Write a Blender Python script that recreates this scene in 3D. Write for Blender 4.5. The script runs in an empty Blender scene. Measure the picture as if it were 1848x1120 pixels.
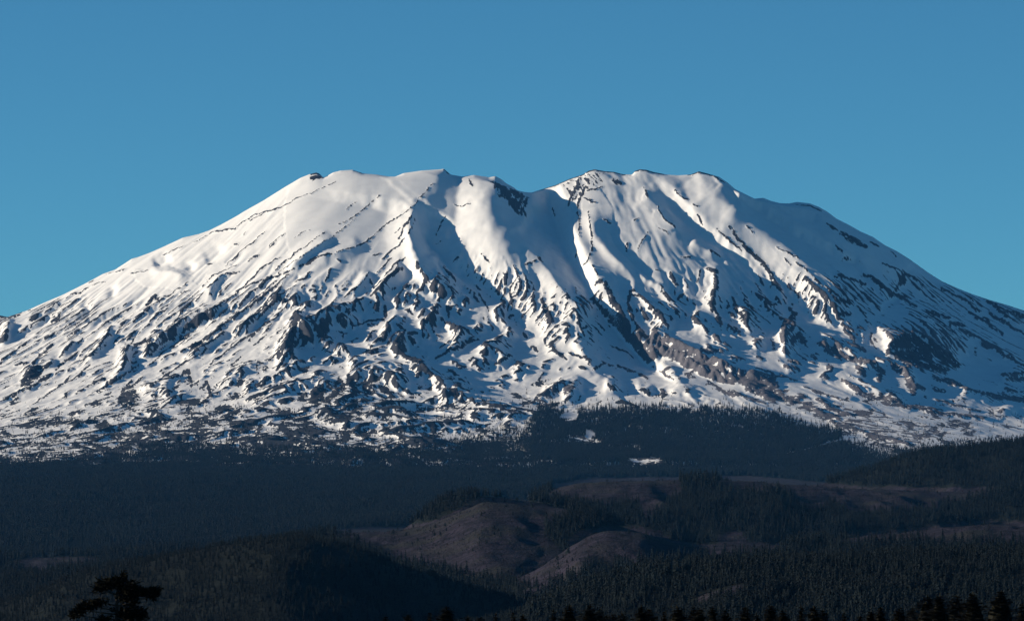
import bpy, math, random
import numpy as np

# ------------------------------------------------------------------ camera, sky, sun, exposure
scene = bpy.context.scene
C = scene.collection
R = math.radians

# A long lens looks due +Y at a volcano 25 km away.  Traced coordinates below are in the
# photograph's own pixels (1848 x 1120): F_PX focal length, HZ the eye-level row.
F_PX, CX, HZ = 9600.0, 924.0, 1010.0

cam_d = bpy.data.cameras.new('camera')
cam = bpy.data.objects.new('camera', cam_d)
C.objects.link(cam)
cam.location = (0, 0, 0)
cam.rotation_euler = (R(90), 0, 0)
cam_d.sensor_width = 36.0
cam_d.lens = 36.0 * F_PX / 1848.0
cam_d.shift_y = (HZ - 560.0) / 1848.0
cam_d.clip_start = 1.0
cam_d.clip_end = 200000.0
scene.camera = cam

SUN_EL, SUN_AZ = 13.5, 92.0        # azimuth measured from "behind the camera" towards the left
sd = (-math.cos(R(SUN_EL)) * math.sin(R(SUN_AZ)), -math.cos(R(SUN_EL)) * math.cos(R(SUN_AZ)), math.sin(R(SUN_EL)))

world = bpy.data.worlds.new('World')
scene.world = world
world.use_nodes = True
nt = world.node_tree
bg = nt.nodes['Background']
sky = nt.nodes.new('ShaderNodeTexSky')
sky.sky_type = 'NISHITA'
sky.sun_disc = False
sky.sun_elevation = R(SUN_EL)
sky.sun_rotation = math.atan2(sd[0], sd[1])
sky.altitude = 1200.0
sky.air_density = 1.0
sky.dust_density = 0.0
sky.ozone_density = 3.0
tint = nt.nodes.new('ShaderNodeMix')
tint.data_type = 'RGBA'
tint.blend_type = 'MULTIPLY'
tint.inputs[0].default_value = 1.0
tint.inputs[7].default_value = (0.41, 0.90, 1.0, 1)
tco = nt.nodes.new('ShaderNodeTexCoord')
mpg = nt.nodes.new('ShaderNodeMapping')
mpg.inputs['Scale'].default_value = (1, 1, 2.0)      # sky lookup artificially stretched vertically: the blue deepens quickly with height
nt.links.new(tco.outputs['Generated'], mpg.inputs[0])
nt.links.new(mpg.outputs[0], sky.inputs[0])
nt.links.new(sky.outputs[0], tint.inputs[6])
nt.links.new(tint.outputs[2], bg.inputs[0])
bg.inputs[1].default_value = 0.082

sun_d = bpy.data.lights.new('sun', 'SUN')
sun_d.energy = 5.0
sun_d.angle = R(0.5)
sun_d.color = (1.0, 0.86, 0.66)
sun = bpy.data.objects.new('sun', sun_d)
C.objects.link(sun)
from mathutils import Vector
sun.rotation_euler = Vector(sd).to_track_quat('Z', 'Y').to_euler()
sun.location = (-3000, -500, 3000)

scene.view_settings.view_transform = 'Standard'
scene.view_settings.look = 'None'
scene.view_settings.exposure = 0.48
scene.view_settings.gamma = 1.0
scene.render.engine = 'CYCLES'
scene.cycles.max_bounces = 4
scene.cycles.diffuse_bounces = 2
scene.cycles.volume_bounces = 0
scene.cycles.use_denoising = True

# ------------------------------------------------------------------ noise helpers
_rng = np.random.RandomState(7)
_perm = _rng.permutation(4096).astype(np.int32)
_ga = _rng.rand(4096) * 2 * np.pi
_gx, _gy = np.cos(_ga).astype(np.float32), np.sin(_ga).astype(np.float32)

def pn(x, y, seed=0):
    x = np.asarray(x, np.float32); y = np.asarray(y, np.float32)
    xi = np.floor(x).astype(np.int32); yi = np.floor(y).astype(np.int32)
    xf = x - xi; yf = y - yi
    def g(ix, iy, dx, dy):
        h = _perm[(_perm[(ix + seed * 131) & 4095] + iy) & 4095]
        return _gx[h] * dx + _gy[h] * dy
    u = xf * xf * xf * (xf * (xf * 6 - 15) + 10); v = yf * yf * yf * (yf * (yf * 6 - 15) + 10)
    a = g(xi, yi, xf, yf); b = g(xi + 1, yi, xf - 1, yf)
    c = g(xi, yi + 1, xf, yf - 1); d = g(xi + 1, yi + 1, xf - 1, yf - 1)
    a = a + u * (b - a); c = c + u * (d - c)
    return (a + v * (c - a)) * 1.5

def fbm(x, y, o=4, seed=0, gain=0.5):
    r = 0; a = 1.0; n = 0
    for k in range(o):
        r = r + a * pn(x * 2 ** k + 17.3 * k, y * 2 ** k - 9.1 * k, seed + k); n += a; a *= gain
    return r / n

def ridged(x, y, seed=0):
    return 1 - np.abs(pn(x, y, seed)) * 2

def sstep(a, b, x):
    t = np.clip((x - a) / (b - a), 0, 1)
    return t * t * (3 - 2 * t)

def blur(a, sy, sx):
    def ker(s):
        n = max(1, int(3 * s)); k = np.exp(-0.5 * (np.arange(-n, n + 1) / s) ** 2); return (k / k.sum()).astype(np.float32), n
    for ax, s in ((0, sy), (1, sx)):
        if s <= 0: continue
        k, n = ker(s)
        p = np.pad(a, [(n, n) if i == ax else (0, 0) for i in (0, 1)], mode='edge')
        out = np.zeros_like(a)
        for i, w in enumerate(k):
            out += w * (p[i:i + a.shape[0], :] if ax == 0 else p[:, i:i + a.shape[1]])
        a = out
    return a

# ------------------------------------------------------------------ image coordinates of the mountain
ZK = 500.0 / 1848.0
CROPS = {0: (0, 280), 1: (450, 280), 2: (900, 280), 3: (1348, 280), 4: (0, 550), 5: (450, 550), 6: (900, 550), 7: (1348, 550)}
def P(c, s):
    v = np.array([float(t) for t in s.split()]).reshape(-1, 2)
    return v * ZK + np.array(CROPS[c]) if c is not None else v

SKY = np.vstack([
    P(None, '-1500 905 -1000 850 -700 792 -400 724 -150 640 -40 585'),
    P(0, '0 1068 50 1078 110 1058 180 1035 290 985 420 930 560 860 620 828 690 790 770 762 880 690 920 680 1000 650 1080 615 1220 550 1330 525 1400 500 1480 460 1580 405 1620 380'),
    P(1, '0 355 90 305 250 205 340 152 400 128 445 116 465 122 496 150 520 138 560 115 610 103 690 98 740 115 760 122 850 130 930 143 975 143 1030 120 1150 103 1270 95 1300 91 1318 108 1345 130 1420 143 1500 133 1560 142 1600 148 1640 140'),
    P(2, '20 162 50 188 100 215 150 258 185 262 250 240 330 215 380 200 470 160 560 130 600 105 640 95 710 108 770 112 830 128 890 130 908 106 940 95 985 98 1030 112 1120 130 1200 135 1280 130 1335 108 1390 122 1470 145 1530 185 1575 225 1640 258'),
    P(3, '50 290 110 285 160 305 220 320 280 322 335 312 420 322 480 345 540 380 600 425 680 465 760 510 840 545 920 600 1000 640 1080 690 1150 740 1220 790 1300 840 1400 885 1500 925 1620 965 1740 1000 1848 1035'),
    P(None, '2000 608 2250 675 2600 742 3000 800 3600 870')])
_o = np.argsort(SKY[:, 0]); SKY = SKY[_o]

# ridges: crop, height m, width to the left px, width to the right px, points from the top down
RIDGES = [
 (None, 44, 34, 90, '925 400 948 440 971 466 1006 516 1034 551 1063 594 1090 630'),
 (None, 12, 8, 24, '1003 512 1030 548 1060 590'),
 (1, 31, 230, 120, '1310 60 1240 190 1180 255 1100 345 1085 420'),
 (1, 34, 50, 34, '1130 330 1095 390 1075 440 1060 520 1085 610 1090 700 1140 790'),
 (1, 34, 26, 40, '1082 640 1125 750 1180 840 1260 895 1370 940 1500 985'),
 (1, 28, 14, 34, '1070 450 1075 540 1085 650 1120 740'),
 (1, 17, 10, 22, '1250 725 1340 815 1450 885 1540 940 1595 1040'),
 (1, 14, 30, 22, '1190 250 1250 250 1310 270 1370 330 1430 352 1490 330'),
 (1, 14, 40, 22, '1190 260 1185 330 1240 395'),
 (1, 10, 40, 40, '1310 420 1400 480 1470 570 1500 640'),
 (1, 12, 40, 26, '1500 540 1600 620 1680 730 1720 800'),
 (2, 70, 110, 115, '-90 -20 -40 130 -20 250 20 420 120 580 240 675 310 745 400 870 480 955 570 1060 640 1120 720 1200 820 1320'),
 (2, 26, 40, 45, '600 365 622 470 640 560 740 660 860 770 980 880'),
 (2, 20, 40, 40, '965 215 1005 300 1060 350 1105 430 1190 500 1290 560'),
 (2, 22, 30, 40, '1080 140 1180 245 1240 300 1330 390 1400 490 1520 560 1620 630 1740 720 1810 830'),
 (2, 20, 14, 26, '880 740 980 830 1090 880 1130 960 1230 1050'),
 (2, 24, 22, 22, '1380 755 1450 785 1455 870 1430 960 1420 1050'),
 (2, 18, 20, 24, '870 900 900 905 960 955 1030 1040 1100 1120'),
 (2, 16, 25, 35, '1480 690 1560 700 1650 760 1700 850 1740 930'),
 (2, 16, 20, 20, '1280 560 1330 600 1420 640 1500 700'),
 (3, 66, 85, 150, '-330 130 -236 260 -60 380 0 430 100 505 250 605 380 705 520 805 650 905 740 965 850 1080 930 1120'),
 (3, 36, 11, 60, '-220 170 -100 240 0 295 130 370 250 440 350 500 500 590 620 640 720 690 800 730 870 810 950 840'),
 (3, 26, 16, 50, '-60 220 110 290 220 325 380 380 480 400 505 455 620 520'),
 (3, 14, 12, 24, '980 980 1060 1020 1150 1080 1220 1120'),
 (3, 12, 10, 20, '1290 885 1400 940 1500 1000 1560 1060'),
 (3, 12, 10, 20, '1640 1005 1700 1060 1760 1120'),
 (3, 18, 18, 26, '100 720 160 800 200 860 260 1000'),
 (3, 16, 18, 30, '200 640 290 670 360 720 420 800'),
 (3, 14, 20, 14, '390 840 460 910 530 970 525 1060'),
 (0, 12, 30, 9, '1000 770 1110 775 1200 805 1260 835'),
 (0, 12, 22, 9, '1500 800 1440 850 1400 900 1390 970'),
 (1, 26, 26, 14, '560 560 480 600 390 660 300 735 250 770'),
 (1, 12, 30, 20, '760 590 690 625 560 665 480 690 380 745'),
 (1, 16, 16, 18, '590 890 560 980 520 1070'),
 (1, 16, 16, 16, '800 775 740 850 660 940'),
 (1, 20, 18, 24, '1030 750 960 790 880 880 830 940'),
 (1, 16, 12, 20, '1020 900 1080 880 1150 920 1210 970'),
 (1, 16, 12, 20, '960 960 1010 975 1100 1010 1120 1060'),
 (1, 22, 22, 22, '90 960 200 965 290 965 370 1010 480 1090'),
 (1, 14, 14, 18, '700 985 740 1010 770 1060'),
 (1, 14, 14, 16, '1040 690 1100 760 1150 810'),
 (1, 15, 18, 20, '1310 1000 1350 990 1390 1040 1400 1100'),
 (1, 18, 18, 26, '1760 760 1810 830 1800 900 1750 980'),
 (4, 34, 22, 20, '1520 10 1390 60 1200 135 1060 215 985 300 960 380'),
 (4, 28, 20, 20, '1740 80 1640 130 1500 195 1380 260 1290 330 1220 420'),
 (4, 22, 18, 26, '1220 460 1160 500 1030 560 920 620'),
 (4, 26, 20, 20, '860 240 830 320 825 400 800 460 650 580'),
 (4, 18, 16, 14, '740 140 700 240 620 340 540 390'),
 (4, 20, 20, 22, '380 360 300 390 200 430 150 520'),
 (4, 14, 14, 12, '500 240 440 290 400 360'),
 (4, 14, 12, 14, '1060 690 1160 630 1260 590'),
 (4, 20, 18, 30, '900 560 1020 555 1100 590 1170 640'),
 (4, 18, 20, 24, '1720 400 1620 440 1540 500 1450 560'),
 (4, 14, 16, 16, '1740 470 1660 540 1640 600'),
 (4, 12, 14, 12, '1500 400 1400 460 1290 540'),
 (4, 26, 30, 10, '70 90 55 160 30 230 0 270'),
 (5, 52, 26, 26, '310 70 325 120 375 200 440 290'),
 (5, 36, 18, 36, '325 120 260 220 225 320 180 440'),
 (5, 34, 26, 34, '330 60 440 150 520 95 640 95 760 100'),
 (5, 30, 22, 30, '430 170 470 240 560 280 650 320 730 370'),
 (5, 36, 26, 34, '900 100 935 130 900 210 850 250 760 330'),
 (5, 38, 14, 46, '1060 150 990 220 945 290 1000 330 1080 370'),
 (5, 30, 40, 22, '930 300 1100 400 1260 490 1450 600 1640 660 1848 730'),
 (5, 34, 26, 60, '640 470 720 470 850 480 930 500 1010 560 1090 620'),
 (5, 24, 20, 40, '1060 490 1180 500 1310 580 1300 660'),
 (5, 24, 20, 26, '1140 140 1210 90 1290 95 1390 175 1490 225'),
 (5, 20, 16, 26, '1290 330 1380 260 1400 200'),
 (5, 26, 16, 20, '1640 0 1660 80 1740 190 1848 250'),
 (5, 20, 26, 20, '0 560 150 490 330 400 480 365'),
 (5, 16, 14, 20, '480 310 560 310 600 350'),
 (5, 14, 16, 20, '640 460 650 560 690 630'),
 (5, 16, 20, 20, '1480 340 1640 310 1700 370 1620 440'),
 (5, 20, 30, 30, '0 660 120 600 290 560 450 520 600 530'),
 (6, 30, 22, 14, '1000 180 1120 220 1250 280 1400 350 1560 430 1700 465 1848 495'),
 (6, 34, 60, 60, '640 190 560 250 470 320'),
 (6, 16, 14, 20, '850 0 870 60 900 110'),
 (6, 18, 20, 30, '1000 0 1060 80 1150 190'),
 (6, 20, 20, 30, '1290 60 1330 120 1420 190'),
 (6, 24, 20, 24, '1590 0 1650 60 1660 140 1740 200'),
 (6, 16, 16, 20, '1720 320 1710 270 1760 240 1800 260'),
 (6, 18, 14, 26, '1350 290 1450 290 1540 350'),
 (6, 18, 20, 30, '90 480 150 440 230 480'),
 (6, 16, 20, 20, '560 560 480 590 420 640'),
 (6, 24, 12, 26, '240 620 330 560 440 520 560 500'),
 (6, 18, 12, 26, '900 560 980 570 1030 600'),
 (6, 14, 16, 26, '1130 570 1230 580 1320 600'),
 (6, 18, 24, 20, '700 540 760 540 790 590'),
 (7, 64, 44, 70, '900 350 1000 245 1080 200 1160 210 1300 290 1450 400'),
 (7, 24, 20, 26, '460 260 560 255 680 310 820 380'),
 (7, 30, 18, 26, '300 130 240 200 250 290 260 380'),
 (7, 22, 16, 20, '720 430 840 400 920 390 1020 410 1100 500 1150 610'),
 (7, 20, 30, 30, '920 390 1100 420 1300 490 1480 570 1650 600 1848 650'),
 (7, 16, 16, 16, '640 500 720 550 860 580 1000 630 1070 660'),
 (7, 14, 14, 20, '1660 490 1740 460 1848 450'),
 (7, 12, 10, 14, '1690 720 1740 690 1800 710'),
 (7, 14, 10, 24, '1080 150 1200 170 1350 230 1500 320'),
 (7, 14, 10, 24, '1430 160 1560 220 1700 330 1848 400'),
 (7, 12, 10, 20, '1640 20 1740 90 1848 160'),
]
# gullies: crop, depth m, half widths px, points
GULLIES = [
 (3, 46, 105, 14, '-150 210 -60 290 60 370 200 460 330 545 480 625 610 690 720 745 830 860 960 960 1100 1080'),
 (3, 22, 60, 14, '60 300 200 350 330 400 440 440 480 500 600 600 760 700 900 800 1100 900 1300 1010 1500 1110'),
 (7, 26, 60, 30, '900 0 1050 130 1250 220 1400 320 1600 420 1760 440'),
 (2, 62, 100, 30, '240 255 330 285 372 400 402 530 445 640 512 770 572 880 650 985 745 1100'),
 (6, 62, 80, 24, '560 -100 645 0 730 110 810 200 900 290 980 380 1080 460 1190 550'),
 (1, 30, 22, 26, '1110 460 1180 560 1290 660 1330 760 1480 860 1640 980 1700 1110'),
 (5, 22, 20, 24, '1700 60 1740 150 1848 260'),
 (2, 14, 20, 30, '690 430 770 600 860 690 985 800 1100 875 1190 970 1300 1110'),
 (2, 14, 20, 34, '1040 260 1130 360 1260 460 1400 560 1550 650 1690 770 1750 870'),
 (6, 20, 30, 14, '960 270 1050 330 1180 380 1300 460 1400 505 1560 545 1650 545'),
 (0, 15, 22, 12, '1150 690 1080 730 1040 750'), (0, 11, 20, 11, '1290 720 1260 790'), (0, 9, 16, 9, '770 880 740 960'), (0, 12, 18, 10, '610 1010 570 1050'), (0, 10, 30, 12, '1500 620 1420 700 1370 720'),
 (4, 16, 16, 14, '1400 110 1220 205 1100 300 1000 385'),
 (4, 14, 14, 14, '880 360 900 430 860 460'),
 (5, 16, 20, 20, '600 150 650 230 720 340'),
 (5, 18, 20, 20, '1020 300 1100 380 1180 400'),
 (5, 18, 30, 20, '930 560 1060 640 1200 690 1290 680'),
]
# broad swales px widths, px points
SWALES = [
 (34, 60, 130, '930 240 930 400 960 470 1010 550 1080 640'),
 (34, 120, 85, '1150 240 1300 430 1400 520 1480 620'),
]
# bare rock bands: crop, width px, points
ROCKS = [
 (0, 1.6, '1300 580 1400 530 1560 490 1700 400 1848 360'), (0, 1.6, '1090 670 1180 630 1230 605'), (0, 1.5, '700 800 830 770'),
 (0, 1.5, '560 900 640 870 700 850'), (0, 1.5, '440 960 560 900'), (0, 1.4, '860 800 990 775'), (0, 2.2, '1500 745 1560 690 1640 620 1690 590'),
 (0, 1.8, '1340 880 1420 810 1500 770 1580 745'), (0, 2, '1380 900 1460 820 1560 790 1600 780'), (0, 1.6, '1660 715 1740 660'),
 (0, 1.6, '1720 560 1765 520'), (0, 1.8, '1800 620 1848 570'), (0, 2, '1190 900 1260 850'), (0, 5, '975 995 1040 945 1060 985'),
 (0, 2, '900 1100 980 1030 1060 980 1130 940 1200 880'), (0, 2.2, '1000 1110 1080 1040 1120 1015'), (0, 2, '1150 1110 1250 1010 1330 940'),
 (0, 2.4, '1310 1110 1420 1030 1500 980 1560 930 1650 850 1740 770 1848 695'), (0, 2, '1500 1000 1600 900 1700 860 1780 820'),
 (0, 2.4, '1560 1110 1640 1010 1740 920 1848 830'), (0, 3, '1650 1110 1740 1020 1848 950'), (0, 2.4, '870 700 910 682'), (0, 2, '570 865 630 830'),
 (0, 3.5, '0 1085 60 1085 130 1070'), (0, 4, '360 1100 400 1060'), (0, 3, '220 1100 250 1080'), (0, 2, '340 1010 480 985 520 965'), (0, 2, '60 1080 200 1030'),
 (0, 1.6, '1210 920 1260 910'), (0, 1.6, '1510 815 1580 790'), (0, 1.5, '1380 740 1420 735'), (0, 1.4, '1560 605 1590 600'), (0, 1.4, '1620 545 1640 520'),
 (1, 1.6, '0 440 90 395 220 350 300 300 400 265 470 235 580 180'), (1, 2, '0 610 60 560 100 520'), (1, 2, '0 830 80 760 150 720 210 690'),
 (1, 1.8, '0 700 60 665'), (1, 1.6, '130 610 180 560 240 535'), (1, 1.5, '300 560 360 520 410 505'), (1, 1.9, '170 770 260 690 350 630 430 570 500 520'),
 (1, 1.9, '180 790 280 720 400 650 480 600 560 550 640 490 710 430'), (1, 1.8, '590 470 680 430 750 380 810 330 870 280'),
 (1, 3, '0 930 80 860 150 810 300 770'), (1, 4.5, '330 765 400 720 480 680 550 660'), (1, 2.2, '570 660 640 640 700 620 780 580 850 520 920 460 1000 420 1080 350'),
 (1, 1.5, '640 380 680 340 720 310'), (1, 3, '885 705 940 650 1000 610 1035 560'), (1, 2.4, '850 790 920 720 940 690'), (1, 3.2, '910 800 960 750 1040 690'),
 (1, 3.6, '1000 570 1030 480 1080 410'), (1, 2, '1060 370 1100 340 1180 250 1220 200'), (1, 2, '1065 560 1075 500 1110 430'), (1, 4.6, '815 945 880 880 980 790 1020 760'), (1, 2, '690 900 760 850 800 780'),
 (1, 3, '640 950 690 900'), (1, 3, '505 840 545 770'), (1, 2.4, '510 1080 560 990 590 900'), (1, 4, '0 1020 90 950 160 890 260 800'),
 (1, 4, '50 1100 130 1030 200 970 290 970 350 1010'), (1, 2.6, '1250 530 1275 460 1310 430'), (1, 2, '1250 590 1280 575'), (1, 2, '1360 340 1420 350 1480 330'),
 (1, 2.2, '1360 720 1400 690'), (1, 2.4, '1550 670 1605 725'), (1, 2.4, '1120 740 1150 800 1200 860 1240 900'), (1, 4, '1215 895 1250 925'), (1, 4.5, '1260 985 1310 930'),
 (1, 2, '1290 760 1340 800 1380 830'), (1, 2.6, '1500 950 1530 975'), (1, 2.2, '1530 930 1580 1000 1600 1050'), (1, 2.6, '1690 800 1720 830'),
 (1, 3, '1760 760 1800 820 1810 900 1760 960'), (1, 4, '1735 880 1755 960 1720 1040'), (1, 7, '985 970 1000 985'), (1, 6, '905 1005 912 1075'), (1, 5, '1035 900 1070 885'),
 (1, 4, '955 890 975 880'), (1, 5.5, '1315 1005 1335 1060'), (1, 3, '660 1060 720 990 760 1040'), (1, 4, '590 700 610 720'), (1, 2.4, '0 1110 60 1060 120 1020'),
 (1, 2, '400 910 450 900'), (1, 3, '800 840 830 900'), (1, 2.6, '820 680 870 660'), (1, 2, '960 530 1010 490'), (1, 3.4, '1040 1040 1100 1075'), (1, 3.2, '300 850 370 830 400 790'),
 (1, 9, '1620 165 1680 220 1740 290 1790 380'), (1, 5, '410 150 440 135 480 145'), (1, 2, '730 105 755 120'), (1, 2.4, '1300 100 1330 120'), (1, 3, '1470 160 1490 210'),
 (2, 2, '355 330 375 400'), (2, 4, '470 340 480 290 510 240 540 160'), (2, 3, '520 400 540 310 560 260 530 180'), (2, 2, '540 550 545 480 525 400'), (2, 3, '575 300 640 325'),
 (2, 3, '590 250 650 235 690 215'), (2, 6, '765 170 810 195'), (2, 5, '670 110 700 120'), (2, 4, '590 130 630 110'), (2, 3, '600 380 610 460 620 550 620 640 600 700 570 740'),
 (2, 2.4, '620 740 660 800'), (2, 2.2, '510 690 520 660'), (2, 9, '650 860 690 840 725 885 745 950 785 1010 830 1090'), (2, 4, '610 940 680 1010 760 1080'),
 (2, 2.4, '970 225 1000 300'), (2, 2.2, '1060 350 1100 430 1180 490'), (2, 2, '900 445 940 420'), (2, 2, '930 650 950 580 1000 520'), (2, 2, '1070 490 1120 510 1130 530'),
 (2, 3, '850 650 860 590'), (2, 6.5, '1145 790 1170 840 1190 870'), (2, 2.6, '1170 240 1210 280 1260 300'), (2, 2.2, '1320 390 1370 480'), (2, 2.6, '1450 500 1520 560 1620 650'),
 (2, 6, '1540 490 1600 570 1680 660 1760 720 1810 790 1830 870'), (2, 8, '1390 765 1450 785 1450 850 1430 950 1425 1040'), (2, 2.4, '1410 640 1480 690'), (2, 6, '855 990 880 920 905 905'),
 (2, 5, '865 1000 890 1090'), (2, 4, '880 930 960 950 1030 1040 1090 1110'), (2, 4, '950 1030 980 1090'), (2, 6, '1560 960 1585 1040 1650 1100'), (2, 7, '1720 940 1790 990 1840 1000'),
 (2, 4, '75 930 80 860'), (2, 3, '100 760 150 850 120 940'), (2, 3, '230 910 240 870'), (2, 3, '180 740 250 710'), (2, 8, '290 970 320 1050 360 1110'), (2, 2.4, '1290 680 1210 690'),
 (2, 3, '1320 850 1350 770'), (2, 2, '1080 780 1050 770'), (2, 3, '700 440 750 465'), (2, 4, '1190 960 1240 920'), (2, 5, '370 210 470 165 560 130'), (2, 4, '900 110 950 98 1010 120'), (2, 4, '1290 125 1340 112 1420 135 1500 170'),
 (2, 3, '1300 340 1330 350'), (2, 3, '260 690 290 720'),
 (3, 7, '0 620 60 690 120 740 160 800 190 860'), (3, 1.8, '200 640 290 670 350 700'), (3, 2.6, '250 700 290 760'), (3, 3.4, '330 740 400 790'), (3, 5.5, '390 840 460 910 530 970 520 1050'),
 (3, 2.2, '280 880 350 930'), (3, 4, '520 880 600 940 690 990'), (3, 6, '600 985 650 980'), (3, 5, '560 1010 590 1030'), (3, 8, '620 1090 680 1070'), (3, 4, '530 465 600 510'),
 (3, 11, '630 530 700 575 790 620'), (3, 7, '780 810 870 860 960 920 1060 970 1130 1010'), (3, 3, '900 730 1000 770 1100 820 1180 880'), (3, 4, '1300 890 1400 940 1500 1000 1560 1040'),
 (3, 3, '1640 1010 1750 1090'), (3, 3, '580 790 700 830 790 860'), (3, 3, '820 580 880 620'), (3, 3, '330 315 420 325 500 360'), (3, 2, '960 650 1000 680'), (3, 4, '1200 1040 1350 1090'), (3, 5, '1600 980 1700 1030 1848 1080'),
 (3, 4, '60 940 130 970 200 990'), (3, 6, '280 1010 310 1060'), (3, 3, '740 1010 800 1060'), (3, 2.5, '640 700 690 715'), (3, 2.5, '0 480 40 530'),
 (4, 2.2, '0 390 100 320 250 220'), (4, 2.6, '100 410 180 380'), (4, 4, '220 390 270 340 350 270'), (4, 2, '300 240 380 190'), (4, 6, '350 105 395 65'), (4, 4, '200 110 240 85'), (4, 4, '280 110 300 90'),
 (4, 2.4, '430 150 470 130'), (4, 2.4, '450 210 540 160'), (4, 4.6, '400 350 440 290 500 240'), (4, 3, '520 260 560 210'), (4, 3.4, '540 380 620 330 700 230 740 150'), (4, 3, '690 300 720 260'),
 (4, 4.5, '370 430 460 360 520 310'), (4, 3, '790 160 840 110'), (4, 4, '850 230 900 185'), (4, 2.4, '760 270 800 220'), (4, 2.2, '900 110 960 60 1000 30'), (4, 3.4, '880 300 950 250 1000 220'),
 (4, 3, '820 310 870 260 910 210'), (4, 14, '160 520 210 450 240 500'), (4, 5, '330 390 290 430'), (4, 3, '480 520 560 440 600 400'), (4, 3.4, '500 610 600 550 700 500'), (4, 4, '650 580 800 500 900 450'),
 (4, 4.5, '820 440 835 340'), (4, 4, '1000 350 1060 270 1180 190'), (4, 4, '1200 180 1300 130 1420 65'), (4, 2.4, '1020 400 1100 330 1180 260 1260 210'), (4, 3, '1270 300 1400 200 1500 150'),
 (4, 3, '1040 520 1150 450 1280 370 1400 300'), (4, 8, '1210 480 1250 460 1270 530'), (4, 3, '1400 410 1500 330 1640 230 1740 150'), (4, 4, '790 640 830 560 880 520'), (4, 10, '800 660 840 610 880 650'),
 (4, 3.6, '1060 700 1160 640'), (4, 5, '1340 570 1380 530 1400 620'), (4, 3, '1290 560 1330 520'), (4, 3, '1540 420 1620 350'), (4, 2.6, '1710 450 1720 400 1780 420'), (4, 3, '200 560 280 520'),
 (4, 3, '60 620 200 560 340 480'), (4, 3, '240 660 380 560 470 480'), (4, 2.6, '0 700 120 620'), (4, 6, '470 740 560 720'), (4, 3.6, '1640 640 1760 590 1848 540'), (4, 3, '1500 130 1600 60 1700 0'), (4, 3, '1350 240 1290 280'),
 (4, 5, '700 600 740 590'), (4, 3, '570 680 680 640 760 620'), (4, 5, '980 840 1060 790 1180 760'),
 (5, 8, '310 70 330 120 300 170'), (5, 7, '250 230 300 180 320 160'), (5, 5, '215 330 260 270 310 210'), (5, 4, '180 440 250 340 320 260 350 220'), (5, 3, '330 290 390 260'), (5, 13, '450 170 510 120 490 210'),
 (5, 3.4, '420 150 440 110 480 60'), (5, 4, '100 130 50 180 0 240'), (5, 3, '120 200 30 270'), (5, 7, '790 140 830 140'), (5, 3, '700 140 790 110 900 100'), (5, 9, '840 240 890 220 920 180'), (5, 4, '760 330 830 270'),
 (5, 9, '780 320 850 320'), (5, 4, '920 120 930 170'), (5, 6, '960 290 990 220 1040 170'), (5, 7, '1075 240 1100 270'), (5, 6, '1060 190 1110 200'), (5, 9, '1160 140 1210 110 1240 150'), (5, 4, '1290 90 1340 130 1390 175'),
 (5, 3, '1400 160 1490 220'), (5, 5, '1240 380 1340 310 1440 270 1530 250'), (5, 4, '1420 290 1500 230'), (5, 4, '960 320 1080 390 1180 430'), (5, 5, '1150 440 1210 480'), (5, 6, '1250 480 1270 500'),
 (5, 4, '1290 520 1450 600'), (5, 4, '1450 600 1560 660 1700 700'), (5, 5, '1600 690 1720 720 1848 760'), (5, 8, '660 490 700 580 720 620'), (5, 6, '820 500 880 520'), (5, 5, '970 540 1050 590 1110 640'),
 (5, 7, '1300 610 1360 590 1450 640'), (5, 4, '0 560 120 500 260 430'), (5, 7, '320 430 370 460 400 430'), (5, 4, '540 390 590 400'), (5, 3, '480 310 560 320'), (5, 5, '370 110 400 90'), (5, 5, '640 50 700 30'),
 (5, 6, '900 10 910 80'), (5, 5, '1050 40 1090 70'), (5, 6, '1320 30 1350 0'), (5, 4, '1250 20 1260 60'), (5, 4, '1560 100 1570 120'), (5, 4, '1640 400 1700 370 1750 340'), (5, 5, '1380 430 1440 430'),
 (5, 4, '1470 400 1490 380'), (5, 5, '1560 400 1600 410'), (5, 5, '1770 400 1820 390'), (5, 9, '420 600 480 580'), (5, 10, '540 640 600 600'), (5, 10, '640 700 740 720'), (5, 8, '380 620 330 600'), (5, 4, '350 720 440 690'),
 (6, 10, '1000 200 1080 260 1150 320 1220 360'), (6, 12, '1180 340 1280 400 1350 430'), (6, 12, '1300 430 1420 470 1500 500'), (6, 8, '1100 230 1250 300 1400 370 1520 420'), (6, 8, '1480 400 1600 440 1700 460 1848 500'),
 (6, 9, '1560 510 1640 530 1740 540'), (6, 10, '1660 540 1760 580 1848 630'), (6, 4, '470 330 540 360 620 390'), (6, 7, '560 360 610 385'), (6, 5, '640 440 690 400'), (6, 7, '680 20 720 80 760 120'), (6, 6, '800 30 820 90'),
 (6, 5, '880 20 890 90'), (6, 8, '830 180 900 230 980 310'), (6, 8, '920 150 980 190'), (6, 6, '1060 50 1130 160'), (6, 8, '1290 80 1340 130'), (6, 10, '1430 20 1440 40'), (6, 8, '1450 90 1490 130'), (6, 10, '1640 70 1650 130'), (6, 7, '1540 150 1600 190'),
 (6, 9, '1440 220 1460 240'), (6, 6, '1720 350 1760 370'), (6, 6, '1560 370 1640 380'), (6, 7, '1350 300 1500 320'), (6, 5, '160 200 190 230'), (6, 4, '310 240 320 290'), (6, 6, '220 290 260 320'), (6, 5, '100 400 150 390'), (6, 5, '390 350 460 370'),
 (6, 5, '540 420 580 440'), (6, 4, '270 520 300 470'), (6, 9, '440 590 500 560'), (6, 7, '730 550 770 570'), (6, 7, '950 570 990 590'), (6, 9, '1080 580 1120 600'), (6, 7, '220 660 280 600 350 560'), (6, 4, '0 690 100 690 200 730 310 760'), (6, 5, '340 570 440 530'),
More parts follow.
